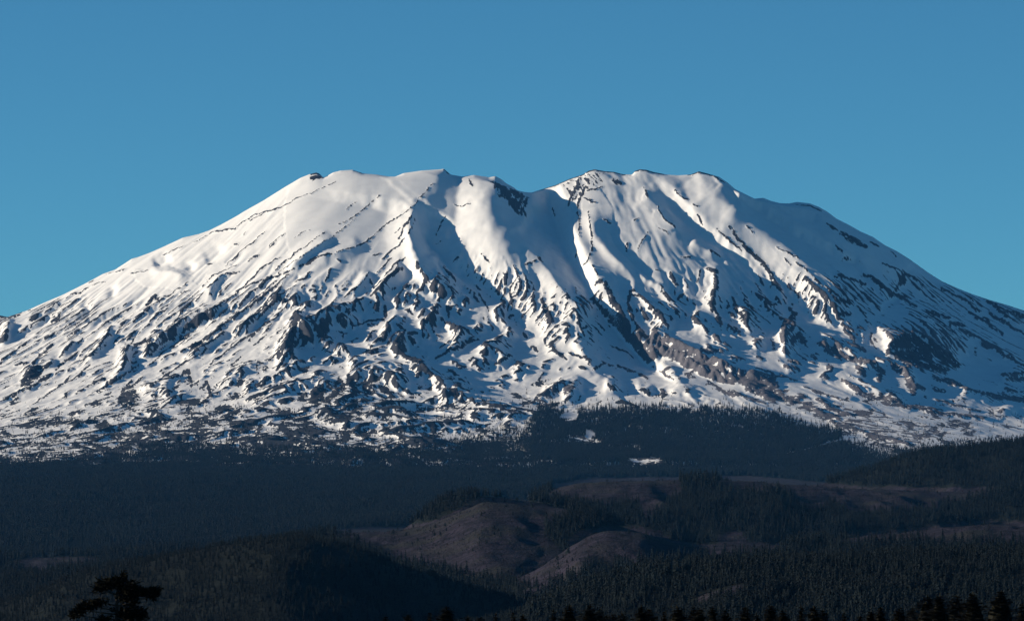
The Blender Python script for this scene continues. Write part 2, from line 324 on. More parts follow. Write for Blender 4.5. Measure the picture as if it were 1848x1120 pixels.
 (6, 6, '1400 520 1500 590 1600 620'), (6, 6, '1560 590 1660 630 1780 660'), (6, 3, '680 380 760 420'), (6, 3, '800 420 900 470 1000 510'), (6, 3, '760 290 900 370'), (6, 4, '560 160 600 150'), (6, 5, '1240 470 1310 500'), (6, 4, '1060 430 1160 500'),
 (7, 12, '0 490 100 510 200 550'), (7, 10, '0 560 80 590 180 640'), (7, 8, '220 600 300 640 380 620'), (7, 5, '380 670 500 730 620 770'), (7, 5, '470 640 560 700 700 740'), (7, 7, '560 790 660 820 780 850'), (7, 6, '800 870 920 890 1080 930'),
 (7, 11, '240 160 280 120 320 50'), (7, 8, '300 170 320 110'), (7, 10, '300 260 340 210 380 260'), (7, 8, '280 380 350 390'), (7, 10, '480 270 560 300 640 350'), (7, 10, '520 310 600 350 740 385 850 390'), (7, 8, '650 170 700 200 720 260'), (7, 6, '740 280 790 320'),
 (7, 5, '740 160 790 180'), (7, 6, '850 240 870 260'), (7, 7, '430 340 460 370'), (7, 9, '540 430 570 420'), (7, 9, '500 490 540 500'), (7, 16, '1000 280 1060 240 1140 250 1200 310'), (7, 16, '1000 340 1100 350 1220 350'), (7, 16, '1220 290 1320 340 1400 410'),
 (7, 14, '1060 390 1200 420 1330 440'), (7, 7, '940 330 960 290'), (7, 12, '740 440 780 480'), (7, 12, '860 430 900 460 880 510'), (7, 14, '980 430 1070 480 1100 560 1110 600'), (7, 12, '1080 540 1180 570'), (7, 9, '640 510 720 560 780 600'), (7, 10, '740 600 880 630 1020 650'),
 (7, 8, '1240 500 1400 540 1500 580'), (7, 9, '1520 590 1660 610 1848 640'), (7, 5, '1250 570 1320 590'), (7, 4, '1260 640 1400 680 1560 720'), (7, 7, '1680 730 1720 710'), (7, 8, '1700 480 1848 460'), (7, 8, '1740 510 1848 500'), (7, 5, '1720 570 1800 590'),
 (7, 5, '1420 170 1560 240 1680 320'), (7, 6, '1360 130 1450 150'), (7, 8, '1560 270 1640 300 1720 350'), (7, 4, '1700 330 1848 420'), (7, 5, '900 660 1100 690 1300 710'), (7, 4, '1200 720 1400 740 1600 760'), (7, 6, '250 430 330 440'), (7, 3, '60 430 200 480 340 510'),
 (7, 3, '380 560 500 600 640 640'), (7, 6, '1480 60 1600 120 1700 200'), (7, 5, '1620 60 1750 140 1848 200'),
]
# rocky areas, and one painted notch shade: crop, cover, tone (0 black lava, 1 grey scree), outline
AREAS = [
 (7, .42, 1.0, '200 560 420 620 700 690 1000 760 1300 830 1200 900 1000 930 700 830 420 740 220 650'),
 (1, 1.3, 0, '402 152 445 119 497 149 470 165 440 180'),  # shaded face of the summit notch, its shade painted in as black cover
 (7, .62, .3, '900 350 950 290 1000 245 1080 205 1180 230 1300 300 1420 390 1450 430 1330 450 1180 430 1060 390 960 370'),
 (6, .78, 1.0, '970 270 1000 190 1050 185 1120 225 1250 290 1400 360 1560 440 1700 470 1848 500 1848 670 1650 545 1560 540 1400 500 1300 460 1180 380 1050 330'),
 (7, .8, 1.0, '0 470 120 500 220 560 230 620 180 650 80 600 0 560'),
 (7, .64, 1.0, '180 640 260 610 400 640 560 740 760 830 1000 910 1080 930 1000 940 800 870 600 800 380 720'),
 (1, .72, .45, '1590 150 1640 140 1690 165 1760 220 1848 265 1848 420 1780 400 1700 300 1640 240'),
 (5, .55, 0, '310 80 330 120 330 250 260 300 220 340 180 440 210 330 250 200'),
 (5, .9, 0, '430 170 520 100 550 130 520 230 470 230'),
 (4, .8, 0, '140 540 150 470 230 410 330 390 370 370 300 450 240 520 190 560'),
 (6, .55, .7, '220 670 330 560 440 530 560 500 480 580 380 620 260 700'),
 (5, .6, 0, '650 480 720 470 860 500 900 560 830 620 720 640 680 600'),
 (5, .55, 0, '380 600 480 560 640 560 760 700 780 780 640 820 500 780 420 700'),
 (2, .5, .2, '430 190 560 120 640 95 700 110 690 170 600 260 540 330 470 330'),
]
def inside(U, V, pts):
    r = np.zeros(U.shape, bool)
    n = len(pts)
    for i in range(n):
        x0, y0 = pts[i]; x1, y1 = pts[(i + 1) % n]
        if abs(y1 - y0) < 1e-6: continue
        c = ((V > y0) != (V > y1)) & (U < (x1 - x0) * (V - y0) / (y1 - y0) + x0)
        r ^= c
    return r

# ground character: u v relief(m) rockiness speckle
ZONES = np.array([float(t) for t in '''
250 480 2 .1 0  450 420 2 .05 0  650 360 1.2 .02 0  760 325 .8 0 0  560 480 2.2 .2 0  640 430 1.4 .1 0  700 490 4 .25 0  400 470 2 .1 0  60 600 6 .34 0  150 680 8 .42 .1  300 620 9 .42 .1  450 560 9 .45 .05
60 730 6 .38 .35  60 790 4 .4 .8  250 740 7 .45 .55  250 790 4 .5 .95  450 700 9 .45 .35  450 760 6 .55 .85  450 800 4 .6 .95
620 560 11 .35 0  620 640 13 .4 .1  620 700 9 .45 .5  620 770 6 .6 .9  750 600 13 .4 .05  780 680 12 .45 .35  780 760 6 .55 .85
880 450 4 .1 0  850 380 2 .05 0  880 560 13 .4 0  930 640 13 .4 .1  930 720 10 .45 .3  950 765 5 .45 .6
1000 560 7 .2 0  1000 450 2 .05 0  1080 400 2.4 .2 0  1200 430 1.5 .1 0  1230 470 1.5 .12 0  1130 440 1.6 .12 0  1280 430 1.6 .12 0  1150 500 4 .2 0  1250 520 7 .3 0  1180 600 9 .35 0  1300 600 10 .45 0  1350 480 2.5 .15 0  1450 560 9 .4 0  1400 640 10 .5 .1
1060 660 1.5 .1 .1  1150 690 4 .3 .3  1100 720 5 .3 .45  1250 690 5 .5 .1  1350 700 4 .55 .2  1550 450 2 .2 0  1700 560 5 .35 0  1600 620 7 .5 .1  1700 640 6 .6 .1  1550 680 9 .5 .1  1800 600 5 .35 0
1800 680 6 .4 .2  1600 760 1.5 .2 .6  1750 770 1.5 .2 .5  1500 740 2 .25 .4  1600 800 1.5 .2 .8  1200 740 3 .3 .8
'''.split()]).reshape(-1, 5)

# mountain profile in front of the crest (d metres towards the camera)
Y0 = 25000.0
def Fp(d):
    return 60 + 0.042 * (12500 - d) + 1225 * np.exp(-(np.abs(d) / 2000.0) ** 1.2)
_dt = np.linspace(0, 9000, 3000); _ft = Fp(_dt)
def Finv(z):
    return np.interp(-z, -_ft, _dt)

def base_height(x, d):
    u = CX + F_PX * x / Y0
    zs = (HZ - np.interp(u, SKY[:, 0], SKY[:, 1])) * Y0 / F_PX
    us = np.linspace(-1600, 3700, 2650)
    zz = (HZ - np.interp(us, SKY[:, 0], SKY[:, 1])) * Y0 / F_PX
    k = np.exp(-0.5 * (np.arange(-60, 61) / 22.0) ** 2); k /= k.sum()
    dfg = Finv(np.convolve(np.pad(zz, 60, mode='edge'), k, mode='valid'))
    dF = np.interp(u, us, np.convolve(np.pad(dfg, 60, mode='edge'), k, mode='valid'))
    de = np.where(d < 0, -d * 1.0, d)
    z = Fp((dF ** 1.15 + de ** 1.15) ** (1 / 1.15))
    k2 = np.exp(-0.5 * (np.arange(-20, 21) / 7.0) ** 2); k2 /= k2.sum()
    zm = np.interp(u, us, np.convolve(np.pad(zz, 20, mode='edge'), k2, mode='valid'))
    return z + (zm - Fp(dF)) * np.exp(-de / np.where(d < 0, 120.0, 130.0)) + (zs - zm) * np.exp(-de / 45.0)

def seg_fields(U, V, pts, w):
    """distance to a polyline, side (+1 = right / shaded side) and the mask of points near it"""
    x0, y0 = pts.min(0) - w; x1, y1 = pts.max(0) + w
    idx = np.nonzero((U > x0) & (U < x1) & (V > y0) & (V < y1))
    pu, pv = U[idx], V[idx]
    best = np.full(pu.shape, 1e9, np.float32); side = np.zeros_like(best); tt = np.zeros_like(best)
    n = len(pts) - 1
    for i in range(n):
        ax, ay = pts[i]; bx, by = pts[i + 1]
        dx, dy = bx - ax, by - ay
        L2 = dx * dx + dy * dy + 1e-9
        t = np.clip(((pu - ax) * dx + (pv - ay) * dy) / L2, 0, 1)
        ex, ey = pu - ax - t * dx, pv - ay - t * dy
        dd = np.sqrt(ex * ex + ey * ey)
        cr = dx * ey - dy * ex
        m = dd < best
        best[m] = dd[m]; side[m] = np.where(cr[m] < 0, 1, -1); tt[m] = (i + t[m]) / n
    return idx, best, side, tt

def traced_relief(U, V):
    # small wander so that no line is ruled
    Uw = U + 2.2 * pn(U / 17, V / 17, 3) + 1.0 * pn(U / 6, V / 6, 4)
    Vw = V + 2.2 * pn(U / 17, V / 17, 5) + 1.0 * pn(U / 6, V / 6, 6)
    Rg = np.zeros_like(U); G = np.zeros_like(U)
    for c, a, wl, wr, s in RIDGES:
        pts = P(c, s)
        if pts[0, 1] > pts[-1, 1] + 2: pts = pts[::-1]
        idx, dist, side, tt = seg_fields(Uw, Vw, pts, max(wl, wr) * 1.05)
        w = np.where(side > 0, wr, wl)
        t = np.clip(1 - dist / w, 0, 1)
        env = np.clip(np.minimum((tt + .02) / 0.2, (1.02 - tt) / 0.3), 0, 1)
        a = a * (1.7 if a > 30 or c in (3, 7) else (1.5 if c in (0, 4, 5) else 1.25))
        h = a * env * np.where(side > 0, t ** 1.15, t * t * (3 - 2 * t) if wl > 80 else t ** 1.5)
        o = Rg[idx]; Rg[idx] = np.maximum(o, h) + 0.25 * np.minimum(o, h)
    for c, a, wl, wr, s in GULLIES:
        pts = P(c, s)
        if pts[0, 1] > pts[-1, 1] + 2: pts = pts[::-1]
        idx, dist, side, tt = seg_fields(Uw, Vw, pts, max(wl, wr) * 1.05)
        w = np.where(side > 0, wr, wl)
        t = np.clip(1 - dist / w, 0, 1)
        env = np.clip(np.minimum((tt + .05) / 0.25, (1.02 - tt) / 0.3), 0, 1)
        G[idx] = np.maximum(G[idx], 1.6 * a * env * t ** 1.2)
    vs = np.interp(U, SKY[:, 0], SKY[:, 1])
    for a, wl, wr, p in SWALES:
        idx, dist, side, tt = seg_fields(U, V, P(None, p), max(wl, wr) * 1.02)
        w = np.where(side > 0, wr, wl)
        t = np.clip(1 - dist / w, 0, 1); t = t - .5 * np.maximum(t - .6, 0) ** 2 / .4 - .12 * np.sin(6.2832 * t) * .5
        env = np.clip((1.0 - tt) / 0.5, 0, 1) * sstep(0, 70, V[idx] - vs[idx])
        G[idx] += a * env * t
    return Rg - G, Uw, Vw

def erode(H, xs, ds, strength, batches=6, drops=30000, steps=110, seed=3):
    """rain run down the slopes: droplets carry ground off steep courses and drop it where they slow"""
    r = np.random.RandomState(seed)
    nr, nc = H.shape
    H = H.astype(np.float64).copy()
    sx = 5.2
    for b in range(batches):
        i = r.uniform(2, nr - 4, drops); j = r.uniform(2, nc - 4, drops)
        keep = r.rand(drops) < np.clip(strength[i.astype(int), j.astype(int)], .05, 1)
        i, j = i[keep], j[keep]; n = len(i)
        vx = np.zeros(n); vy = np.zeros(n); w = np.ones(n); sed = np.zeros(n); vel = np.ones(n)
        for st in range(steps):
            i0 = i.astype(np.int64); j0 = j.astype(np.int64); fi = i - i0; fj = j - j0
            a = H[i0, j0]; bq = H[i0, j0 + 1]; c = H[i0 + 1, j0]; d = H[i0 + 1, j0 + 1]
            dy = ds[i0 + 1] - ds[i0]
            gx = ((bq - a) * (1 - fi) + (d - c) * fi) / sx; gy = ((c - a) * (1 - fj) + (d - bq) * fj) / dy
            h = (a * (1 - fj) + bq * fj) * (1 - fi) + (c * (1 - fj) + d * fj) * fi
            vx = vx * .12 - gx * .88; vy = vy * .12 - gy * .88
            L = np.hypot(vx, vy) + 1e-9; vx /= L; vy /= L
            ni = i + vy * sx / dy; nj = j + vx
            ok = (ni > 1) & (ni < nr - 3) & (nj > 1) & (nj < nc - 3)
            ni = np.clip(ni, 1, nr - 3); nj = np.clip(nj, 1, nc - 3)
            p = ni.astype(np.int64); q = nj.astype(np.int64); gi = ni - p; gj = nj - q
            h2 = (H[p, q] * (1 - gj) + H[p, q + 1] * gj) * (1 - gi) + (H[p + 1, q] * (1 - gj) + H[p + 1, q + 1] * gj) * gi
            dh = h2 - h
            cap = np.maximum(-dh, .04) * vel * w * 11.0
            up = dh > 0
            amt = np.where(up, np.minimum(dh, sed), np.where(sed > cap, (sed - cap) * .25, -np.minimum((cap - sed) * .5, np.maximum(-dh, 0))))
            amt = amt * ok * np.where(amt < 0, strength[i0, j0], 1.0)
            sed -= amt
            k = i0 * nc + j0
            acc = np.bincount(k, amt * (1 - fi) * (1 - fj), nr * nc) + np.bincount(k + 1, amt * (1 - fi) * fj, nr * nc) + np.bincount(k + nc, amt * fi * (1 - fj), nr * nc) + np.bincount(k + nc + 1, amt * fi * fj, nr * nc)
            H += np.clip(acc.reshape(nr, nc), -2.5, 2.5)
            vel = np.sqrt(np.clip(vel * vel * .9 - dh * .5, .05, 9)); w *= .985
            i, j = ni, nj
    return H.astype(np.float32)

def build_mesh(name, co, nr, nc, mat, attrs=None, smooth=True):
    me = bpy.data.meshes.new(name)
    i = np.arange(nr * nc, dtype=np.int32).reshape(nr, nc)
    q = np.stack([i[:-1, :-1], i[:-1, 1:], i[1:, 1:], i[1:, :-1]], -1).reshape(-1, 4)
    me.vertices.add(nr * nc); me.vertices.foreach_set('co', co.astype(np.float32).ravel())
    me.loops.add(q.size); me.loops.foreach_set('vertex_index', q.ravel())
    me.polygons.add(len(q)); me.polygons.foreach_set('loop_start', np.arange(0, q.size, 4, dtype=np.int32))
    me.update(calc_edges=True)
    if smooth: me.polygons.foreach_set('use_smooth', np.ones(len(q), bool))
    for k, v in (attrs or {}).items():
        a = me.attributes.new(k, 'FLOAT', 'POINT'); a.data.foreach_set('value', v.astype(np.float32).ravel())
    me.materials.append(mat)
    o = bpy.data.objects.new(name, me); C.objects.link(o)
    return o

# ------------------------------------------------------------------ materials
class NT:
    def __init__(s, name):
        s.m = bpy.data.materials.new(name); s.m.use_nodes = True
        s.t = s.m.node_tree; s.b = s.t.nodes['Principled BSDF']
    def n(s, typ, **kw):
        x = s.t.nodes.new(typ)
        for k, v in kw.items(): setattr(x, k, v)
        return x
    def l(s, a, b): s.t.links.new(a, b)
    def attr(s, name): x = s.n('ShaderNodeAttribute'); x.attribute_name = name; return x.outputs['Fac']
    def noise(s, scale, detail=3, rough=.55, vec=None):
        x = s.n('ShaderNodeTexNoise'); x.inputs['Scale'].default_value = scale; x.inputs['Detail'].default_value = detail; x.inputs['Roughness'].default_value = rough
        if vec is not None: s.l(vec, x.inputs['Vector'])
        return x.outputs[0]
    def math(s, op, a, b=None, clamp=False):
        x = s.n('ShaderNodeMath', operation=op); x.use_clamp = clamp
        for i, v in enumerate((a, b)):
            if v is None: continue
            if isinstance(v, (int, float)): x.inputs[i].default_value = v
            else: s.l(v, x.inputs[i])
        return x.outputs[0]
    def ss(s, lo, hi, v):
        x = s.n('ShaderNodeMapRange', interpolation_type='SMOOTHSTEP'); x.inputs[1].default_value = lo; x.inputs[2].default_value = hi
        s.l(v, x.inputs[0]); return x.outputs[0]
    def mix(s, f, a, b):
        x = s.n('ShaderNodeMix', data_type='RGBA')
        for i, v in ((0, f), (6, a), (7, b)):
            if isinstance(v, (int, float)): x.inputs[i].default_value = v
            elif isinstance(v, tuple): x.inputs[i].default_value = v + (1,)
            else: s.l(v, x.inputs[i])
        return x.outputs[2]

def mat_mountain():
    k = NT('snow_and_rock')
    geo = k.n('ShaderNodeNewGeometry'); pos = geo.outputs['Position']
    n1 = k.noise(0.16, 3, .6, pos); n2 = k.noise(0.02, 4, .6, pos); n3 = k.noise(0.06, 3, .6, pos)
    rock = k.math('ADD', k.attr('rock'), k.math('MULTIPLY', k.math('SUBTRACT', n1, .5), .55))
    f = k.ss(.42, .58, rock)
    tone = k.math('ADD', k.attr('tone'), k.math('MULTIPLY', k.math('SUBTRACT', n2, .5), .6), True)
    dark = k.mix(n3, (.008, .011, .018), (.024, .028, .040))
    grey = k.mix(n3, (.070, .068, .084), (.165, .158, .182))
    rc = k.mix(tone, dark, grey)
    snow = k.mix(k.ss(.35, .75, n2), (.86, .86, .87), (.80, .80, .81))
    k.l(k.mix(f, snow, rc), k.b.inputs['Base Color'])
    rg = k.n('ShaderNodeMapRange'); k.l(f, rg.inputs[0]); rg.inputs[3].default_value = .65; rg.inputs[4].default_value = .95
    k.l(rg.outputs[0], k.b.inputs['Roughness'])
    k.b.inputs['Specular IOR Level'].default_value = .25
    bm = k.n('ShaderNodeBump'); bm.inputs['Strength'].default_value = .55; bm.inputs['Distance'].default_value = 6.0
    k.l(k.math('MULTIPLY', n1, k.math('ADD', k.math('MULTIPLY', f, 1.0), .12)), bm.inputs['Height'])
    k.l(bm.outputs[0], k.b.inputs['Normal'])
    return k.m

# ------------------------------------------------------------------ the mountain
def make_mountain():
    xs = np.arange(-2900, 2901, 5.2)
    ext = 2900 + np.cumsum(np.geomspace(8, 900, 26)); xs = np.concatenate([-ext[::-1], xs, ext])
    dn = [-2600, -2000, -1500, -1100, -800, -560, -380, -250, -160, -100, -60, -36, -20, -10]
    d = 0.0; rows = []
    while d < 6900:
        rows.append(d); d += 6.0 + 7.0 * min(1, d / 3500.0) + (max(0, d - 5200) * .02)
    ds = np.array(dn + rows)
    X, D = np.meshgrid(xs, ds); X = X.astype(np.float32); D = D.astype(np.float32)
    z0 = base_height(X, D).astype(np.float32)
    Y = Y0 - D
    U = CX + F_PX * X / Y
    fade = np.where(D < 0, 0, sstep(0, 60, D)).astype(np.float32)
    rel = np.zeros_like(z0)
    for it in range(3):
        V = HZ - F_PX * (z0 + rel) / Y
        r, Uw, Vw = traced_relief(U, V)
        r = r * fade
        rel = r if it == 0 else 0.5 * rel + 0.5 * r
    V = (HZ - F_PX * (z0 + rel) / Y).astype(np.float32)
    # zones
    W = 0; acc = [0, 0, 0]
    for zu, zv, a, b, c in ZONES:
        w = np.exp(-(((U - zu) / 75) ** 2 + ((V - zv) / 45) ** 2) * .5) + 1e-5 / (1 + ((U - zu) / 100) ** 2 + ((V - zv) / 60) ** 2)
        W = W + w
        for i, q in enumerate((a, b, c)): acc[i] = acc[i] + w * q
    amp, rky, spk = [q / W for q in acc]
    amp = amp * (1 + 1.1 * sstep(.3, .8, spk) * (1 - sstep(1250, 1450, U)))
    # fall-line noise
    xc = (960 - CX) * Y0 / F_PX
    Rr = np.hypot(X - xc, D + 2000); S = np.arctan2(X - xc, D + 2000)
    wx = fbm(X / 420, D / 420, 3, 20); wy = fbm(X / 420, D / 420, 3, 30)
    low = sstep(900, 2600, D)
    a1 = S * 2600 + wx * (45 + 60 * low); b1 = Rr * .10 + wy * 45
    n = 0.55 * ridged(a1 / 150, b1 / 150, 40) + .32 * ridged(a1 / 72 + 3, b1 / 72, 41) + .24 * ridged(a1 / 34, b1 / 34 + 9, 42) + .15 * ridged(a1 / 17, b1 / 17 + 5, 44)
    iso = fbm(a1 / 60, b1 * 1.2 / 60, 4, 50)
    rough = amp * (2.5 * (n - .35) + 1.6 * iso) * fade
    # narrow rock bands stand a little proud
    band = np.zeros_like(U)
    Uq = Uw + 1.2 * pn(U / 4, V / 4, 60); Vq = Vw + 1.2 * pn(U / 4, V / 4, 61)
    for c, w, s in ROCKS:
        pts = P(c, s)
        idx, dist, side, tt = seg_fields(Uq, Vq, pts, w * 2.2 + 2)
        ww = w * (.42 if c in (0, 1) and w < 2.1 else .56) * (0.75 + .5 * np.sin(3.14 * np.clip(tt, 0.03, .97))) + .3
        band[idx] = np.maximum(band[idx], np.clip(1.35 - dist / ww, 0, 1))
    brk = .55 * fbm(a1 / 11, Rr / 60, 3, 70, .6) + .6 * fbm(U / 4, V / 4, 3, 71, .6)
    band = np.clip(band * (0.92 + 1.8 * brk), 0, 1.2)
    area = np.zeros_like(U); atone = np.zeros_like(U) - 1
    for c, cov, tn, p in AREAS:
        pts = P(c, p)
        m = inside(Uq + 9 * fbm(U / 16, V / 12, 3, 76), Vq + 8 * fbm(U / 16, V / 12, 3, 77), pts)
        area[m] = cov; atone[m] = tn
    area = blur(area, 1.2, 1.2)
    fine = fbm(a1 / 16, Rr / 90, 4, 74, .6)
    T = z0 + rel + rough + 6.0 * band * fade + 9.0 * fine * area * fade
    loc = rough + 4.0 * band + 9.0 * fine * area
    j0 = 26; j1 = len(xs) - 26; i0 = len(dn) + 2
    er = np.zeros_like(T)
    sub = T[i0:, j0:j1]
    cut = erode(sub, xs[j0:j1], ds[i0:], (np.clip((amp - 1.5) / 7.0, .03, 1) * fade)[i0:, j0:j1]) - sub
    er[i0:, j0:j1] = np.clip(blur(cut, .5, .5), -22, 10)
    T = T + er; loc = loc + er
    # snow fills the hollows: surface of snow is a smoothed ground
    rest = T - z0 - rel
    rl = z0 + blur(rel, 1.0, 1.2)
    sm = rl + blur(rest, 3.2, 4.0)
    sm2 = rl + blur(rest, 1.0, 1.2)
    depth = 3.2 * (1 - rky) ** 1.5 + .3
    wd = sstep(.05, .45, rky) * .8
    snow = sm * (1 - wd) + sm2 * wd + depth
    diff = (loc - blur(loc, 3.2, 4.0)) + .3 * (rel - blur(rel, 3.2, 4.0)) - depth
    dT = T - snow
    rockA = sstep(-1.2, 2.2, diff - 1.0 + 2.2 * fbm(U / 9, V / 9, 3, 80) * (rky + .1)) * sstep(.02, .3, rky)
    k = 2.5
    H = np.where(dT > k, T, np.where(dT < -k, snow, snow + (dT + k) ** 2 / (4 * k)))
    H = np.where(rel > 0, H, np.minimum(H, sm2 + .5 * depth))
    H = np.where(fade > 0, z0 + (H - z0) * fade, z0)
    H = H - 45 * sstep(6350, 6850, D)
    ug = np.linspace(-1600, 3700, 2650); vg = np.interp(ug, SKY[:, 0], SKY[:, 1])
    kg = np.exp(-.5 * (np.arange(-40, 41) / 14.0) ** 2); kg /= kg.sum()
    vsm = np.convolve(np.pad(vg, 40, mode='edge'), kg, mode='valid') + 4
    uu = CX + F_PX * X / Y; mixd = sstep(40, 220, D)
    vv = np.interp(uu, SKY[:, 0], SKY[:, 1]) * (1 - mixd) + np.interp(uu, ug, vsm) * mixd
    zs = (HZ - vv) * Y / F_PX - 0.012 * np.maximum(D, 0)
    ov = np.maximum(H - zs + 12, 0)                     # nothing in front tops the crest
    H = np.where(D > 0, np.where(ov > 24, zs, H - ov * ov / 48), H)
    # curvature driven rock on steep faces
    gy = np.gradient(H, axis=0) / np.gradient(D, axis=0); gx = np.gradient(H, axis=1) / np.gradient(xs)[None, :]
    steep = np.hypot(gx, gy)
    rockB = sstep(1.1, 1.6, steep + .35 * brk) * sstep(.12, .4, rky)
    spn = .5 * fbm(U / 3.0, V / 3.2, 3, 90, .65) + .7 * fbm(a1 / 16, Rr / 260, 3, 91, .6); spl = fbm(U / 42, V / 18, 4, 95)
    treel = sstep(-.15, .35, spn * 1.2 + (spk - .62) * 1.3 + spl * 1.2 + .09 * np.clip(diff + depth, -4, 4)) * sstep(.05, .3, spk)
    rock = np.maximum(np.maximum(rockA, rockB), np.maximum(np.clip(band * 1.0, 0, 1), treel * .95))
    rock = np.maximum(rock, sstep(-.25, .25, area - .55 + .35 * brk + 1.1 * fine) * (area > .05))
    rock = rock * fade + (1 - fade) * .0
    back = (D <= 0)
    skyrock = np.zeros_like(U)
    for u0, u1, q in ((-50, 40, .9), (455 + 450 - 450, 575, .0), (560, 580, .9), (878, 960, .8), (955, 1130, .75), (1140, 1200, .8), (1240, 1330, .8), (1420, 1520, .5), (1600, 1900, .5)):
        skyrock = np.maximum(skyrock, q * sstep(u0 - 3, u0 + 3, U) * (1 - sstep(u1 - 3, u1 + 3, U)))
    skyband = np.exp(-np.abs(D) / 26.0)
    rock = np.maximum(rock, skyrock * skyband * (1 + brk))
    tone = np.clip(sstep(1040, 1300, U) * sstep(560, 640, V) * 1.0 + sstep(1500, 1700, U) * .25 + .15 - .9 * treel - .4 * sstep(1540, 1620, U) * (1 - sstep(1760, 1800, U)) * sstep(600, 620, V) * (1 - sstep(670, 690, V)), 0, 1)
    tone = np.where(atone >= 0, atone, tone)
    co = np.stack([X, Y, H], -1)
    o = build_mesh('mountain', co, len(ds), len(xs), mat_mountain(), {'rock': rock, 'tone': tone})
    o['kind'] = 'structure'
    o['label'] = 'broad snow covered volcano with dark rock ribs and a notched summit'
    return X, D, H, U

MX, MD, MH, MU = make_mountain()

# ------------------------------------------------------------------ lowlands
PY = lambda s: np.array([float(t) for t in s.split()]).reshape(-1, 2)
# distance, front slope, back slope, rounding, crest line (bare ground)
HILLS = [
 (5000, .13, .16, 120, PY('-600 1130 -200 1110 0 1088 60 1072 150 1034 250 1014 330 998 400 984 470 972 530 966 580 975 640 988 680 1003 720 1022 800 1045 900 1075 1000 1100 1200 1140 2400 1160')),
 (7000, .15, .22, 130, PY('-600 1100 200 1030 480 985 560 967 590 963 650 961 720 958 780 945 830 924 870 905 900 905 950 912 1000 915 1050 924 1100 940 1150 975 1250 1010 1400 1040 2400 1080')),
 (6200, .15, .22, 60, PY('-600 1150 700 1110 900 1060 950 1036 1000 1008 1030 984 1060 965 1100 957 1140 957 1180 966 1210 980 1260 988 1340 984 1420 984 1500 972 1600 964 1660 958 1700 951 1780 945 1848 950 2000 960 2400 985')),
 (7700, .2, .2, 60, PY('-600 1080 500 1010 650 985 715 966 760 930 800 902 830 892 880 896 950 903 1005 910 1060 925 1150 960 1300 990 2400 1020')),
 (9000, .14, .2, 90, PY('-600 1040 600 980 850 945 900 930 960 900 990 886 1010 879 1050 870 1150 868 1250 866 1360 868 1480 878 1560 883 1640 885 1720 887 1790 886 1848 890 2000 900 2400 910')),
 (10500, .16, .2, 120, PY('-600 1040 900 980 1200 920 1300 900 1430 880 1500 870 1560 850 1600 835 1650 821 1720 813 1780 805 1848 798 2000 780 2400 800')),
 (4000, .085, .2, 120, PY('-600 1200 700 1150 860 1125 950 1105 1080 1060 1200 1034 1300 1022 1420 1014 1600 1009 1750 1006 1848 1003 2000 1000 2400 1010')),
]
def _soft(c):
    q = np.arange(-700, 2501, 4.0); v = np.interp(q, c[:, 0], c[:, 1])
    k = np.exp(-.5 * (np.arange(-12, 13) / 3.5) ** 2); k /= k.sum()
    return np.stack([q, np.convolve(np.pad(v, 12, mode='edge'), k, mode='valid')], -1)
HILLS = [h[:4] + (_soft(h[4]),) for h in HILLS]
def smax(a, b, k):
    h = np.clip(.5 + .5 * (a - b) / k, 0, 1)
    return b + (a - b) * h + k * h * (1 - h)

def ground_height(x, Y):
    x = np.asarray(x, np.float32); Y = np.asarray(Y, np.float32)
    z = 60 + .042 * (np.clip(Y, 2600, 19200) - 12500)
    far = sstep(10500, 12500, Y)
    z = z + (9 * fbm(x / 900, Y / 1500, 4, 110)) * sstep(2500, 4000, Y) * (1 - sstep(17300, 18300, Y)) + far * (20 * fbm(x / 650 + 7, Y / 1300, 4, 111)) * (1 - sstep(17300, 18300, Y))
    z = z - 80 * sstep(18700, 19200, Y)
    for (yk, sf, sb, r, c) in HILLS:
        uk = CX + F_PX * x / yk
        wob = 40 * pn(x / 300, np.full_like(x, yk / 77.0), 120)
        dy = Y - yk - wob
        zc = (HZ - np.interp(uk, c[:, 0], c[:, 1])) * yk / F_PX
        d = np.sqrt(dy * dy + r * r) - r
        g = ridged((x + 30 * pn(x / 200, Y / 200, 121)) / 170, Y / 700 + yk, 122) * .6 + .4 * ridged(x / 75, Y / 300 + yk, 123)
        h = zc - np.where(dy < 0, sf, sb) * d - sstep(10, 350, np.abs(dy)) * (9 - 18 * g) * (.4 if yk == 7000 else .9) + 3.2 * fbm(x / 30, Y / 80, 4, 124, .6)
        z = smax(h, z, 10.0)
    fore = -1.7 - .05 * np.maximum(Y, 0) - .00025 * np.maximum(Y - 800, 0) ** 2 + 1.2 * fbm(x / 40, Y / 40, 3, 130) * sstep(20, 120, np.hypot(x, Y))
    fore = np.where(Y < -30, -1.7 - .1 * (-30 - Y), fore)
    return smax(fore, z, 6.0)

